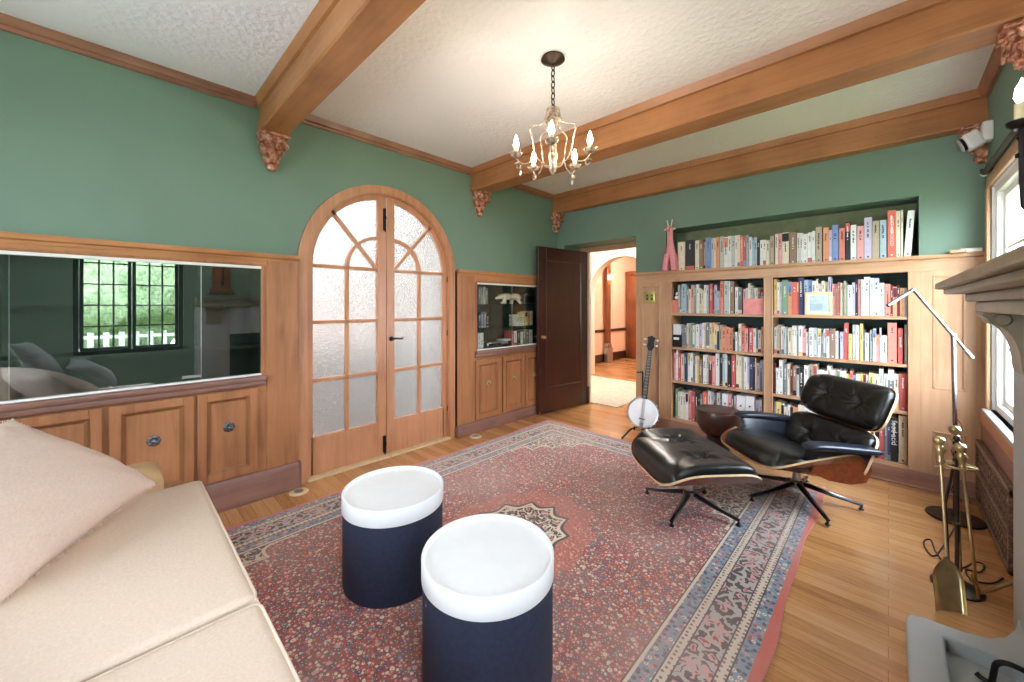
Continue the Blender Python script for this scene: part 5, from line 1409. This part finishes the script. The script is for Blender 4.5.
b = MB(); b.tube(smooth([(0.218, 2.09, 0.05), (0.232, 2.085, 0.043), (0.25, 2.08, 0.045), (0.256, 2.08, 0.08), (0.262, 2.08, 0.115), (0.285, 2.075, 0.135), (0.33, 2.07, 0.132), (0.36, 2.065, 0.11), (0.40, 2.06, 0.085), (0.445, 2.06, 0.08)], 6), 0.0085, 'iron', 10); b.build('scroll_foot', an, world=True, ang=60)
b = MB(); b.tube([(0.41, 2.06, 0.08), (0.41, 2.06, 0.30), (0.41, 2.06, 0.33)], [0.012, 0.012, 0.004], 'iron', 10); b.ball((0.41, 2.06, 0.33), 0.022, 'iron', 12, 8); b.tube([(0.41, 2.06, 0.08), (0.412, 2.0, 0.045)], 0.010, 'iron', 8); b.build('post', an, world=True)

# wall sconces on wooden backplates over the mantel
def sconce(SY, label):
    sc = thing('wall_sconce', label, 'wall lamp', (XR, SY, 1.75), 0, 'sconces over the mantel')
    b = MB(); b.box(XR - 0.022, XR, SY - 0.1, SY + 0.1, 1.52, 2.12, 'hall_wood', 0.008); b.prism([(0.395, 1.50), (XR, 1.47), (XR, 1.56), (XR - 0.02, 1.56)], 1, SY - 0.14, SY + 0.14, 'hall_wood'); b.build('backplate', sc, world=True)
    b = MB()
    b.tube([(XR - 0.02, SY, 1.66), (0.40, SY, 1.60), (0.352, SY, 1.605), (0.324, SY, 1.66), (0.320, SY, 1.74), (0.318, SY, 1.92)], [0.011, 0.011, 0.011, 0.010, 0.009, 0.009], 'iron', 8)
    b.tube([(0.322 + 0.016 * math.cos(q * 0.7), SY, 1.80 + 0.006 * q + 0.016 * math.sin(q * 0.7)) for q in range(14)], 0.006, 'iron', 6)
    b.build('scroll_arm', sc, world=True, ang=60)
    b = MB(); b.lathe([(0, 1.915), (0.02, 1.915), (0.034, 1.93), (0.036, 1.94), (0.02, 1.935), (0, 1.935)], 'iron', 18, (0.318, SY, 0)); b.build('drip_pan', sc, world=True)
    b = MB(); b.lathe([(0, 1.935), (0.017, 1.935), (0.017, 2.0), (0, 2.0)], 'candle', 16, (0.318, SY, 0)); b.build('candle_sleeve', sc, world=True)
    b = MB(); b.lathe([(0, 2.0), (0.010, 2.002), (0.018, 2.022), (0.014, 2.05), (0.005, 2.07), (0, 2.085)], 'bulb', 14, (0.318, SY, 0)); b.build('bulb', sc, world=True, ang=60)
sconce(2.10, 'wrought iron candle sconce glowing over the mantel near the bookcase end')
sconce(1.05, 'wrought iron candle sconce added out of view at the sofa end for light')  # second sconce is added, out of view, for more light on the room

# security camera
t = thing('security_camera', 'white security camera mounted in front of the corner corbel', 'camera', (0.40, 3.86, 2.40))
b = MB(); b.box(0.418, XR - 0.001, 3.76, 3.84, 2.35, 2.47, 'white', 0.01); b.build('mount', t, world=True)
RM = Matrix.Translation((0.392, 3.80, 2.375)) @ Matrix.Rotation(math.radians(-112), 4, 'Y')
b = MB(); b.box(-0.052, 0.052, -0.045, 0.045, -0.03, 0.045, 'white', 0.014, 3, mat=RM); b.build('housing', t, ang=50, world=True)
b = MB(); b.lathe([(0, 0.045), (0.042, 0.045), (0.044, 0.066), (0.036, 0.073), (0, 0.064)], 'black', 24, mat=RM); b.lathe([(0.036, 0.074), (0.044, 0.066), (0.045, 0.061), (0.038, 0.061)], 'steel', 24, mat=RM); b.build('lens', t, world=True)

# ------------------------------------------------------------------ floor lamp
LX, LY = 0.298, 3.655
lp = thing('floor_lamp', 'slender chrome reading lamp with an angled arm in front of the tall panel', 'floor lamp', (LX, LY, 0))
lat = Vector((math.cos(YAW), math.sin(YAW), 0)); LB0 = Vector((0, 0, 0))
b = MB(); b.lathe([(0, 0), (0.127, 0), (0.13, 0.004), (0.126, 0.012), (0, 0.016)], 'bronze', 48); b.build('base', lp)
b = MB(); b.tube([(0, 0, 0.014), (0, 0, 0.55)], 0.0095, 'bronze', 12); b.tube([(0, 0, 0.55), lat * -0.012 + Vector((0, 0, 1.14))], 0.0115, 'chrome', 12); b.build('pole', lp)
e1 = lat * 0.105 + Vector((0, 0, 1.0)); e2 = lat * -0.262 + Vector((0, 0, 1.425)); e3 = lat * -0.42 + Vector((0, 0, 1.325)); pv = lat * -0.012 + Vector((0, 0, 1.14))
b = MB(); b.tube([e1, e2], 0.0085, 'chrome', 10); b.build('arm', lp)
b = MB(); b.tube([e1, e1.lerp(e2, 0.12)], 0.0125, 'steel', 12); b.build('counterweight', lp)
b = MB(); b.ball(pv, 0.016, 'chrome', 12, 8); b.ball(e2, 0.012, 'chrome', 12, 8); b.build('pivot', lp, ang=60)
b = MB(); b.tube([e2, e2.lerp(e3, 0.35), e3], [0.009, 0.011, 0.011], 'chrome', 12); b.build('lamp_head', lp)
pts = [Vector((0.0, 0, 0.62)) + lat * 0.012]
for q in range(22):
    a = q * 0.6; pts.append(lat * (0.01 + 0.03 * math.sin(a) * (1 if q % 7 < 4 else 0.3)) + Vector((0.012 * math.cos(a), 0.012 * math.sin(a), 0.60 - q * 0.025)))
b = MB(); b.tube(pts, 0.003, 'cord', 6); b.build('cord', lp)
cd = []
for u, v in ((955, 527), (944, 545), (934, 556), (926, 549), (924, 541), (931, 540), (936, 552), (948, 566), (962, 568), (975, 562), (984, 565), (980, 572), (966, 570), (972, 580), (992, 583), (1003, 578)):
    p = on_z(u, v, 0.005); cd.append(p)
b = MB(); b.tube(smooth(cd), 0.0035, 'cord', 6); tag(b.build('lamp_cord', None, origin=cd[0], ang=60), 'thin dark flex looped on the floor behind the fire tools', 'cord')

# ------------------------------------------------------------------ brass fire tools
sp = on_z(957, 588, 0.0); tx, ty = sp[0], sp[1]
ts = thing('fire_tool_stand', 'old brass fire tool stand with a pierced ring by the hearth', 'tool stand', (tx, ty, 0))
b = MB(); b.lathe([(0, 0), (0.085, 0), (0.088, 0.008), (0.06, 0.018), (0.03, 0.03), (0.014, 0.05), (0, 0.05)], 'bronze', 28); b.build('base', ts)
b = MB(); b.tube([(0, 0, 0.04), (0, 0, 0.67)], 0.008, 'bronze', 10)
for z in (0.30, 0.56, 0.60): b.ball((0, 0, z), (0.016, 0.016, 0.012), 'bronze', 12, 6)
b.build('post', ts)
b = MB(); b.lathe([(0, 0.67), (0.012, 0.67), (0.016, 0.68), (0.008, 0.69), (0.014, 0.70), (0.011, 0.712), (0, 0.716)], 'bronze', 16); b.build('finial', ts)
b = MB(); b.tube([(0.062 * math.cos(a * PI / 12), 0.05 * math.sin(a * PI / 12), 0.575) for a in range(24)], 0.006, 'brass', 6, closed=True); b.tube([(-0.06, 0, 0.575), (0, 0, 0.58), (0.06, 0, 0.575)], 0.006, 'brass', 6); b.build('hanging_ring', ts, ang=60)
def tool(name, label, top, low, parts):
    t = thing(name, label, 'fire tool', tuple(low)); top, low = Vector(top), Vector(low); d = (top - low).normalized()
    q = d.to_track_quat('Z', 'Y').to_matrix().to_4x4(); q.translation = low; L = (top - low).length
    b = MB(); b.tube([low + d * (0.16 if parts == 'shovel' else 0.0), top - d * 0.12], 0.0062, 'brass', 10); b.build('shaft', t, world=True)
    b = MB(); b.lathe([(0, L - 0.125), (0.010, L - 0.125), (0.017, L - 0.11), (0.011, L - 0.095), (0.013, L - 0.075), (0.022, L - 0.058), (0.012, L - 0.038), (0.018, L - 0.03), (0.023, L - 0.014), (0.016, L), (0, L + 0.003)], 'brass', 18, mat=q); b.build('turned_handle', t, world=True, ang=60)
    return t, q, L
# shovel: pan turned to the room
SX, SY_, _z = on_z(950, 604, 0.012)
sh, q, L = tool('fire_shovel', 'brass fire shovel with a broad curled pan leaning on the stand', on_y(939, 437, ty - 0.04), (SX, SY_, 0.012), 'shovel')
b = MB()
def panf(u, v, off=0.0):
    x = (-0.06 + 0.12 * u); z = 0.002 + 0.20 * v
    w = 1.0 if v < 0.62 else max(0.12, math.cos((v - 0.62) / 0.38 * 1.35))
    side = abs(2 * u - 1)
    y = -0.035 * (1 - v) ** 1.5 - 0.022 * side ** 5 + off
    return Vector((SX - 0.01 * v + x * w * 0.80, SY_ - 0.005 + x * w * 0.45 + y + 0.03 * v, z))
b.grid(lambda u, v: panf(u, v), 16, 20, 'brass'); b.grid(lambda u, v: panf(u, v, 0.004), 16, 20, 'brass')
b.build('pan', sh, world=True, ang=60, recalc=False)
pk, q, L = tool('fire_poker', 'brass fire poker standing nearest the fireplace column', on_y(960, 444, ty - 0.03), on_z(978, 598, 0.012), 'poker')
b = MB(); b.tube([Vector(on_z(978, 598, 0.012)) + Vector(q_) for q_ in ((-0.004, 0, 0.06), (-0.016, -0.012, 0.08), (-0.022, -0.014, 0.105))], [0.007, 0.006, 0.003], 'brass', 8); b.build('hook', pk, world=True)
tg, q, L = tool('fire_tongs', 'dark brass fire tongs hanging at the rear of the tool stand', (tx + 0.0, ty + 0.085, 0.74), (tx + 0.02, ty + 0.10, 0.04), 'tongs')
b = MB(); b.tube([(tx + 0.004, ty + 0.086, 0.60), (tx - 0.03, ty + 0.098, 0.35), (tx - 0.02, ty + 0.10, 0.05)], 0.006, 'bronze', 8); b.build('tong_arm', tg, world=True)
fr = thing('log_rod', 'thin brass log rod leaning from the floor onto the fireplace column', 'fire tool', (0.30, 2.72, 0.01))
pA, pB = Vector(on_z(969, 588, 0.012)) + Vector((0.03, -0.02, 0)), Vector((0.43, 2.72, 0.17))
b = MB(); b.tube([pA, pB], 0.0075, 'brass', 10); b.build('shaft', fr, world=True)
b = MB(); b.ball(pB, 0.012, 'brass', 10, 8); b.build('knob', fr, world=True)

# ------------------------------------------------------------------ floor outlet plates
for loc, lab in (((-3.0, 0.915), 'oval brass floor outlet cover between the wide cabinet and the rug'), ((-2.985, 2.545), 'oval brass floor outlet cover in front of the small cabinet')):
    t = thing('floor_outlet', lab, 'floor outlet', (loc[0], loc[1], 0))
    b = MB(); b.lathe([(0, 0), (0.062, 0), (0.064, 0.002), (0.058, 0.006), (0.034, 0.007), (0, 0.007)], 'vent', 32); b.build('plate', t)
    b = MB(); b.lathe([(0, 0.007), (0.03, 0.007), (0.03, 0.0095), (0, 0.0095)], 'steel', 24); b.build('lid', t)

# ------------------------------------------------------------------ things on the bookcase
GSX = 1.0
gi = thing('giraffe_figurine', 'pink felt giraffe figurine on the ledge above the bookcase', 'figurine', (-1.625, 4.03, 1.685))
GR = lambda p: p
b = MB()
# continuous body: trunk, neck, head as a lofted skin
spine = [((0.0, 0.015, 0.13), 0.05, 0.036), ((0, 0.012, 0.17), 0.054, 0.040), ((0, 0.006, 0.215), 0.046, 0.036), ((0, 0.0, 0.26), 0.036, 0.030), ((0, -0.004, 0.32), 0.030, 0.026), ((0, -0.008, 0.37), 0.028, 0.025), ((0, -0.012, 0.415), 0.032, 0.03), ((0, -0.022, 0.44), 0.034, 0.036), ((0, -0.026, 0.455), 0.022, 0.03), ((0, -0.026, 0.465), 0.004, 0.005)]
rings = []
for c_, rx, ry in spine: rings.append([b.bm.verts.new((c_[0] + rx * math.cos(2 * PI * i / 16), c_[1] + ry * math.sin(2 * PI * i / 16), c_[2])) for i in range(16)])
for A_, B2 in zip(rings, rings[1:]):
    for i in range(16): b.face([A_[i], A_[(i + 1) % 16], B2[(i + 1) % 16], B2[i]], 'giraffe')
b.face(rings[0][::-1], 'giraffe'); b.face(rings[-1], 'giraffe')
b.tube([(0, -0.02, 0.437), (0, -0.055, 0.425), (0, -0.075, 0.418)], [0.024, 0.02, 0.014], 'giraffe', 10)
b.build('body', gi, ang=70)
for sx in (-1, 1):
    for yy in (-0.02, 0.035):
        b = MB(); b.tube([(sx * 0.024, yy * 0.6 + 0.01, 0.17), (sx * 0.038, yy, 0.09), (sx * 0.048, yy - 0.004, 0.0)], [0.034, 0.029, 0.03], 'giraffe', 10); b.build('leg', gi, ang=60)
    b = MB(); b.ball((sx * 0.042, -0.01, 0.43), (0.02, 0.008, 0.012), 'horn', 10, 6); b.build('ear', gi, ang=60)
    b = MB(); b.tube([(sx * 0.014, -0.015, 0.455), (sx * 0.022, -0.013, 0.50), (sx * 0.027, -0.012, 0.525)], [0.006, 0.006, 0.008], 'horn', 8); b.build('horn', gi, ang=60)
    b = MB(); b.ball((sx * 0.021, -0.05, 0.44), 0.004, 'black', 8, 6); b.build('eye', gi)
b = MB(); b.tube([(0, 0.05, 0.18), (0.004, 0.075, 0.12), (0.006, 0.07, 0.06)], [0.006, 0.005, 0.007], 'giraffe', 8); b.build('tail', gi)

fx0, fx1 = on_y(804.5, 300, 4.075)[0], on_y(832, 300, 4.075)[0]; fz = on_y(818, 292, 4.075)[2]
pf_ = thing('picture_frame', 'small pale gold picture frame with a seascape leaning on books', 'picture frame', ((fx0 + fx1) / 2, 4.092, ST[0] + 0.0005))
w, h = (fx1 - fx0) / 2, fz - ST[0]
b = MB(); b.box(-w, w, 0.0, 0.010, 0, 0.022, 'gold', 0.003); b.box(-w, w, 0.0, 0.010, h - 0.022, h, 'gold', 0.003); b.box(-w, -w + 0.022, 0, 0.010, 0.02, h - 0.02, 'gold', 0.003); b.box(w - 0.022, w, 0, 0.010, 0.02, h - 0.02, 'gold', 0.003); b.build('frame', pf_)
b = MB(); b.box(-w + 0.02, w - 0.02, 0.004, 0.007, 0.02, h - 0.02, 'card'); b.build('mount', pf_, ang=None)
b = MB(); b.box(-w + 0.032, w - 0.032, 0.003, 0.0045, 0.032, h - 0.032, 'photo'); b.box(-w + 0.032, w - 0.06, 0.0026, 0.0035, 0.04, h * 0.5, COV['L']); b.build('print', pf_, ang=None)
bx0, bx1 = on_y(742.6, 300, 4.075)[0], on_y(763.4, 300, 4.075)[0]; bz = on_y(753, 298.5, 4.075)[2]
M['pinkbox'] = plain('pink_card_box', col(228, 146, 144), 0.6)
M['salbox'] = plain('salmon_card_box', col(214, 132, 104), 0.6)
def box_thing(name, label, cat, x0, x1, y0, y1, z0, z1, m, lip=True):
    t = thing(name, label, cat, ((x0 + x1) / 2, (y0 + y1) / 2, z0))
    hw, hd, h = (x1 - x0) / 2, (y1 - y0) / 2, z1 - z0
    b = MB(); b.box(-hw, hw, -hd, hd, 0, h * 0.72, m, 0.002, 1); b.build('body', t)
    b = MB(); b.box(-hw - 0.0015, hw + 0.0015, -hd - 0.0015, hd + 0.0015, h * 0.66, h, m, 0.002, 1); b.build('lid', t)
    return t
box_thing('keepsake_box', 'wide pink box on the top shelf in front of books', 'box', bx0, bx1, 4.0885, 4.1055, ST[0] + 0.0005, bz, 'pinkbox')
bx0, bx1 = on_y(671, 300, 4.09)[0], on_y(677.2, 300, 4.09)[0]; bz = on_y(674, 300, 4.09)[2]
bx0 = max(bx0, LB[0] + 0.008)
box_thing('card_box', 'small salmon box at the banjo end of the top shelf', 'box', bx0, bx1, 4.09, 4.22, ST[0] + 0.0005, bz, 'salbox')
t = thing('small_photo', 'tiny black and white photo standing on the salmon box', 'photo', ((bx0 + bx1) / 2, 4.13, bz + 0.001))
b = MB(); b.box(-0.028, 0.028, 0, 0.006, 0, 0.10, 'black', 0.002, 1); b.build('mount', t)
b = MB(); b.ball((0.002, -0.001, 0.066), (0.016, 0.002, 0.02), 'steel', 12, 8); b.ball((0.004, -0.001, 0.025), (0.02, 0.002, 0.018), 'card', 12, 8); b.build('print', t)
x0, x1 = max(LB[0] + 0.008, on_y(672, 330, 4.10)[0]), on_y(681.3, 330, 4.10)[0]
t = thing('box_file', 'black box file with a white label and papers on the second shelf', 'box file', ((x0 + x1) / 2, 4.10, ST[1] + 0.0008))
hw = (x1 - x0) / 2
b = MB(); b.prism([(0, 0), (0.2, 0), (0.2, 0.24), (0, 0.12)], 0, -hw, hw, 'black'); b.build('case', t)
b = MB(); b.box(-hw * 0.75, hw * 0.5, -0.0015, 0.0, 0.075, 0.10, 'card'); b.build('label_card', t, ang=None)
for i in range(4):
    b = MB(); b.box(-hw + 0.004 + i * hw * 0.46, -hw + 0.004 + (i + 0.8) * hw * 0.46, 0.012, 0.19, 0.01, 0.235 - 0.008 * (i % 2), 'card'); b.build('paper', t, ang=None)
def holder(label, px0, px1, top, m, y=4.10, shelf=ST[3], name='magazine_file'):
    x0, x1 = on_y(px0, 330, y)[0], on_y(px1, 330, y)[0]; h = on_y((px0 + px1) / 2, top, y)[2] - shelf
    t = thing(name, label, 'magazine file', ((x0 + x1) / 2, y, shelf + 0.0005)); hw = (x1 - x0) / 2 - 0.001
    b = MB(); b.prism([(0, 0), (0.2, 0), (0.2, h), (0, h)], 0, -hw, hw, m); b.build('case', t)
    b = MB(); b.box(-hw * 0.6, hw * 0.6, -0.0015, 0, h * 0.2, h * 0.32, 'card'); b.lathe([(0, 0), (0.008, 0), (0.008, 0.002), (0, 0.002)], 'bronze', 14, mat=Matrix.Translation((0, 0, h * 0.72)) @ Matrix.Rotation(PI / 2, 4, 'X')); b.build('label_card', t)
    return t
holder('white magazine file with a pink edge on the lowest shelf behind the stool', 722, 728, 394, 'card')
holder('pink magazine file beside the white one on the lowest shelf', 728.2, 731.2, 394, COV['P'])
holder('wide white document box on the lowest shelf behind the armrest', 736.4, 745, 396, 'card')
holder('second white document box touching the wide one on the lowest shelf', 745.3, 754.3, 396.5, 'card')
# tall white folder leaning against the bookcase foot
t = thing('portfolio_folder', 'tall white folder leaning on the bookcase behind the stool', 'folder', (-0.845, 4.03, 0))
b = MB(); b.box(-0.055, 0.055, -0.004, 0.004, 0, 0.36, 'card', 0.002, 1, mat=Matrix.Rotation(math.radians(-5), 4, 'X')); b.build('cover', t)
b = MB(); b.box(-0.05, 0.05, -0.007, -0.004, 0.004, 0.352, 'page', 0, mat=Matrix.Rotation(math.radians(-5), 4, 'X')); b.build('sheets', t, ang=None)

# lettering on two spines
for o in list(C.objects):
    l = o.get('label', '') if o.type == 'MESH' else ''
    if l.startswith('tall') and 'vermilion' in l and 'niche' in l:
        h = max(v.co.z for v in o.data.vertices)
        text('spine_title', 'LOST MOROCCO', 0.028, 'inkw', o, (0, -0.0016, h * 0.56), (PI / 2, PI / 2, 0), 0.9)
    if 'black book' in l and 'lowest' in l and 'lamp' in l and o.location.x > -0.05:
        h = max(v.co.z for v in o.data.vertices)
        text('spine_title', 'food acid', 0.05, 'inkw', o, (0, -0.0016, h * 0.66), (PI / 2, PI / 2, 0), 0.9)

# ------------------------------------------------------------------ things in the small cabinet (shelf fronts face +x)
def cab_xy(px, w): # point on the plane a little behind the glass
    r = ray(px, 300); X = XF - w; t_ = X / r[0]; return r[1] * t_
def cab_z(px, v, w):
    r = ray(px, v); X = XF - w; return EYE + r[2] * X / r[0]
CZ = [0.847, 1.0755, 1.3355]
nb = 0
def cab_row(spec, lev, where, end, dp=0.10, dim=False):
    global nb
    for n, it in enumerate(spec.split()):
        ab, k, top = it.split(':'); a, c = [float(x) for x in ab.split('-')]
        y0, y1 = cab_xy(a, dp), cab_xy(c, dp); w = (y1 - y0) * 0.96; h = max(0.11, cab_z((a + c) / 2, float(top), dp) - CZ[lev])
        h = min(h, 0.225 if lev else 0.205)
        b = book_mesh(w, h, 0.13, k, (rnd.random(), rnd.random(), rnd.random(), rnd.choice(BANDS)))
        o = b.build('book', None, ang=None); o.location = (XF - dp, (y0 + y1) / 2, CZ[lev] + 0.0005); o.rotation_euler = (0, 0, PI / 2)
        tag(o, f"{PAL[k][0]} book, {ordinal(n + 1)} from {end}, {where}", 'book', 'books in the small glazed cabinet')
cab_row('478.5-481:S:287 481-483.5:T:288 483.5-485.5:G:287 485.5-488:S:288', 2, 'upper glass shelf of small cabinet', 'arched doors')
cab_row('478.5-481:V:313 481-483.5:S:312 483.5-486.5:S:312 486.5-489:D:314', 1, 'middle shelf of small cabinet', 'arched doors')
cab_row('525-527.5:Y:312 527.5-530:O:311 530-532.5:C:311', 1, 'middle shelf of small cabinet', 'stacked books')
cab_row('478-480.5:W:334 480.5-483.5:W:333', 0, 'bottom of small cabinet', 'arched doors')
cab_row('511.5-514:R:331 514-517:W:331 517-520.5:D:331 520.5-523:C:332 523-525.5:S:330 525.5-529:N:330 529-532.5:W:330', 0, 'bottom of small cabinet', 'silver receiver')
z = CZ[1] + 0.0005
for i, (k, hh) in enumerate((('W', 0.026), ('C', 0.03), ('G', 0.024), ('Y', 0.03), ('W', 0.022))):
    y0, y1 = cab_xy(516.5 + (0.6 * (i % 2)), 0.1), cab_xy(524.3 - 0.4 * (i % 3), 0.1)
    b = book_mesh(hh, y1 - y0, 0.13, k, (rnd.random(), rnd.random(), rnd.random(), 'W'))
    for v in b.bm.verts: v.co = Vector((v.co.z - (y1 - y0) / 2, v.co.y, hh / 2 - v.co.x))
    o = b.build('book', None, ang=None); o.location = (XF - 0.10, (y0 + y1) / 2, z); o.rotation_euler = (0, 0, PI / 2); z += hh + 0.0004
    tag(o, f"{PAL[k][0]} book lying flat, {ordinal(i + 1)} up in the pile inside the small cabinet", 'book', 'flat pile in the small glazed cabinet')
# walking bear
by = (cab_xy(495.5, 0.13) + cab_xy(521, 0.13)) / 2; bl = cab_xy(521, 0.13) - cab_xy(495.5, 0.13)
be = thing('bear_figurine', 'walking ivory bear figurine on the upper glass shelf of the small cabinet', 'figurine', (XF - 0.13, by, CZ[2] + 0.006))
s_ = bl / 0.36
b = MB()  # local: nose toward -y, +x to the room
prof = [(-0.185, 0.070, 0.008, 0.008), (-0.175, 0.072, 0.014, 0.014), (-0.150, 0.080, 0.019, 0.021), (-0.128, 0.092, 0.025, 0.029), (-0.10, 0.098, 0.025, 0.030), (-0.065, 0.100, 0.033, 0.040), (-0.02, 0.098, 0.038, 0.043), (0.04, 0.094, 0.038, 0.042), (0.09, 0.096, 0.042, 0.046), (0.13, 0.092, 0.040, 0.044), (0.158, 0.084, 0.026, 0.03), (0.17, 0.08, 0.006, 0.008)]
rings = [[b.bm.verts.new((rx * math.cos(2 * PI * i / 18) * s_, y * s_, (zc + rz * math.sin(2 * PI * i / 18)) * s_)) for i in range(18)] for y, zc, rx, rz in prof]
for A_, B2 in zip(rings, rings[1:]):
    for i in range(18): b.face([A_[i], A_[(i + 1) % 18], B2[(i + 1) % 18], B2[i]], 'ceramic')
b.face(rings[0][::-1], 'ceramic'); b.face(rings[-1], 'ceramic')
for x, y, dy in ((0.022, -0.07, -0.035), (-0.022, -0.055, 0.03), (0.022, 0.115, 0.04), (-0.022, 0.095, -0.035)):
    kn = 0.018 if y > 0 else -0.006
    b.tube([Vector(p) * s_ for p in ((x, y, 0.09), (x, y + dy * 0.5 - kn, 0.045), (x, y + dy * 0.9, 0.014), (x, y + dy, 0.005))], [0.030 * s_, 0.019 * s_, 0.016 * s_, 0.017 * s_], 'ceramic', 12)
    b.ball(Vector((x, y + dy - 0.009, 0.0075)) * s_, (0.014 * s_, 0.022 * s_, 0.0075 * s_), 'ceramic', 10, 6)
for x in (-0.017, 0.017): b.ball(Vector((x, -0.118, 0.121)) * s_, (0.008 * s_, 0.005 * s_, 0.010 * s_), 'ceramic', 8, 6)
b.ball(Vector((0, 0.172, 0.09)) * s_, (0.008 * s_, 0.010 * s_, 0.012 * s_), 'ceramic', 8, 6)
for v in b.bm.verts: v.co.z *= 0.74
b.build('body', be, ang=75)
b = MB(); b.ball(Vector((0, -0.189, 0.054)) * s_, 0.006 * s_, 'black', 8, 6); b.build('nose', be)
# radio
y0, y1 = cab_xy(524.5, 0.11), cab_xy(535, 0.11)
t = thing('tabletop_radio', 'small grey radio on the upper shelf of the small cabinet beside the bear', 'radio', (XF - 0.11, (y0 + y1) / 2, CZ[2] + 0.0005)); hw = (y1 - y0) / 2
b = MB(); b.box(-0.05, 0.0, -hw, hw, 0.0, 0.125, 'steel', 0.008); b.build('case', t)
b = MB(); b.box(0.0, 0.003, -hw + 0.012, hw - 0.012, 0.02, 0.105, 'bronze', 0.001, 1); b.build('speaker_grille', t)
b = MB(); b.box(-0.03, -0.02, -hw * 0.5, hw * 0.5, 0.125, 0.14, 'steel', 0.003); b.build('handle', t)
# receiver
y0, y1 = cab_xy(487.5, 0.10), cab_xy(508.5, 0.10); hw = (y1 - y0) / 2
t = thing('silver_receiver', 'flat silver receiver on the bottom of the small cabinet', 'receiver', (XF - 0.10, (y0 + y1) / 2, CZ[0] + 0.0005))
b = MB(); b.box(-0.15, 0.0, -hw, hw, 0.008, 0.06, 'steel', 0.004); b.build('case', t)
b = MB(); b.box(0, 0.002, -hw + 0.02, hw * 0.3, 0.022, 0.046, 'black'); b.build('display', t, ang=None)
for yk in (hw * 0.5, hw * 0.78):
    b = MB(); b.lathe([(0, 0), (0.013, 0), (0.011, 0.012), (0, 0.012)], 'steel', 14, mat=Matrix.Translation((0, yk, 0.034)) @ Matrix.Rotation(PI / 2, 4, 'Y')); b.build('dial', t)
for yk in (-hw + 0.03, hw - 0.03):
    b = MB(); b.lathe([(0, 0), (0.012, 0), (0.012, 0.009), (0, 0.009)], 'black', 10, (-0.03, yk, 0)); b.build('foot', t)
t = thing('white_disc_case', 'small white case lying on top of the silver receiver', 'box', (XF - 0.16, by - 0.02, CZ[0] + 0.0608))
b = MB(); b.box(-0.06, 0.055, -0.09, 0.10, 0, 0.02, 'card', 0.003); b.build('case', t)
b = MB(); b.box(-0.061, 0.0555, -0.0905, 0.1005, 0.013, 0.0145, 'bronze'); b.build('seam', t, ang=None)

# ------------------------------------------------------------------ camera, light, view
cam = bpy.data.cameras.new('camera'); co = bpy.data.objects.new('camera', cam); C.objects.link(co)
cam.sensor_width = 36; cam.lens = F / 1024 * 36; cam.shift_y = -(341 - V0) / 1024; cam.clip_start = 0.02
co.location = (0, 0, EYE); co.rotation_euler = (PI / 2, 0, YAW)
sc_ = bpy.context.scene; sc_.camera = co

wd = bpy.data.worlds.new('daylight'); sc_.world = wd; wd.use_nodes = True
nt = wd.node_tree; bg = nt.nodes['Background']
tc = nt.nodes.new('ShaderNodeTexCoord'); sx = nt.nodes.new('ShaderNodeSeparateXYZ'); rp = nt.nodes.new('ShaderNodeValToRGB')
nt.links.new(tc.outputs['Generated'], sx.inputs[0]); nt.links.new(sx.outputs[2], rp.inputs[0]); nt.links.new(rp.outputs[0], bg.inputs[0])
rp.color_ramp.elements[0].position = 0.0; rp.color_ramp.elements[0].color = (0.82, 0.90, 1.0, 1)
rp.color_ramp.elements[1].position = 0.7; rp.color_ramp.elements[1].color = (0.74, 0.87, 1.0, 1)
bg.inputs[1].default_value = SKY

def portal(name, loc, rot, sx_, sy_):
    l = bpy.data.lights.new(name, 'AREA'); l.shape = 'RECTANGLE'; l.size = sx_; l.size_y = sy_; l.cycles.is_portal = True
    o = bpy.data.objects.new(name, l); C.objects.link(o); o.location = loc; o.rotation_euler = rot
for n_, (y0, y1, z0, z1) in (('window_portal', W1), ('window_portal', W2)):
    portal(n_, (XR + 0.16, (y0 + y1) / 2, (z0 + z1) / 2), (0, PI / 2, 0), z1 - z0, y1 - y0)
portal('window_portal', ((W3[0] + W3[1]) / 2, YN - 0.16, (W3[2] + W3[3]) / 2), (PI / 2, 0, 0), W3[1] - W3[0], W3[3] - W3[2])
cy = sc_.cycles
cy.use_denoising = True; cy.max_bounces = 12; cy.diffuse_bounces = 6; cy.glossy_bounces = 4; cy.transmission_bounces = 8; cy.transparent_max_bounces = 16
cy.caustics_reflective = False; cy.sample_clamp_indirect = 6.0
vs = sc_.view_settings; vs.view_transform = 'Standard'; vs.look = 'None'; vs.gamma = 1.0; vs.use_curve_mapping = False
vs.exposure = EXPO
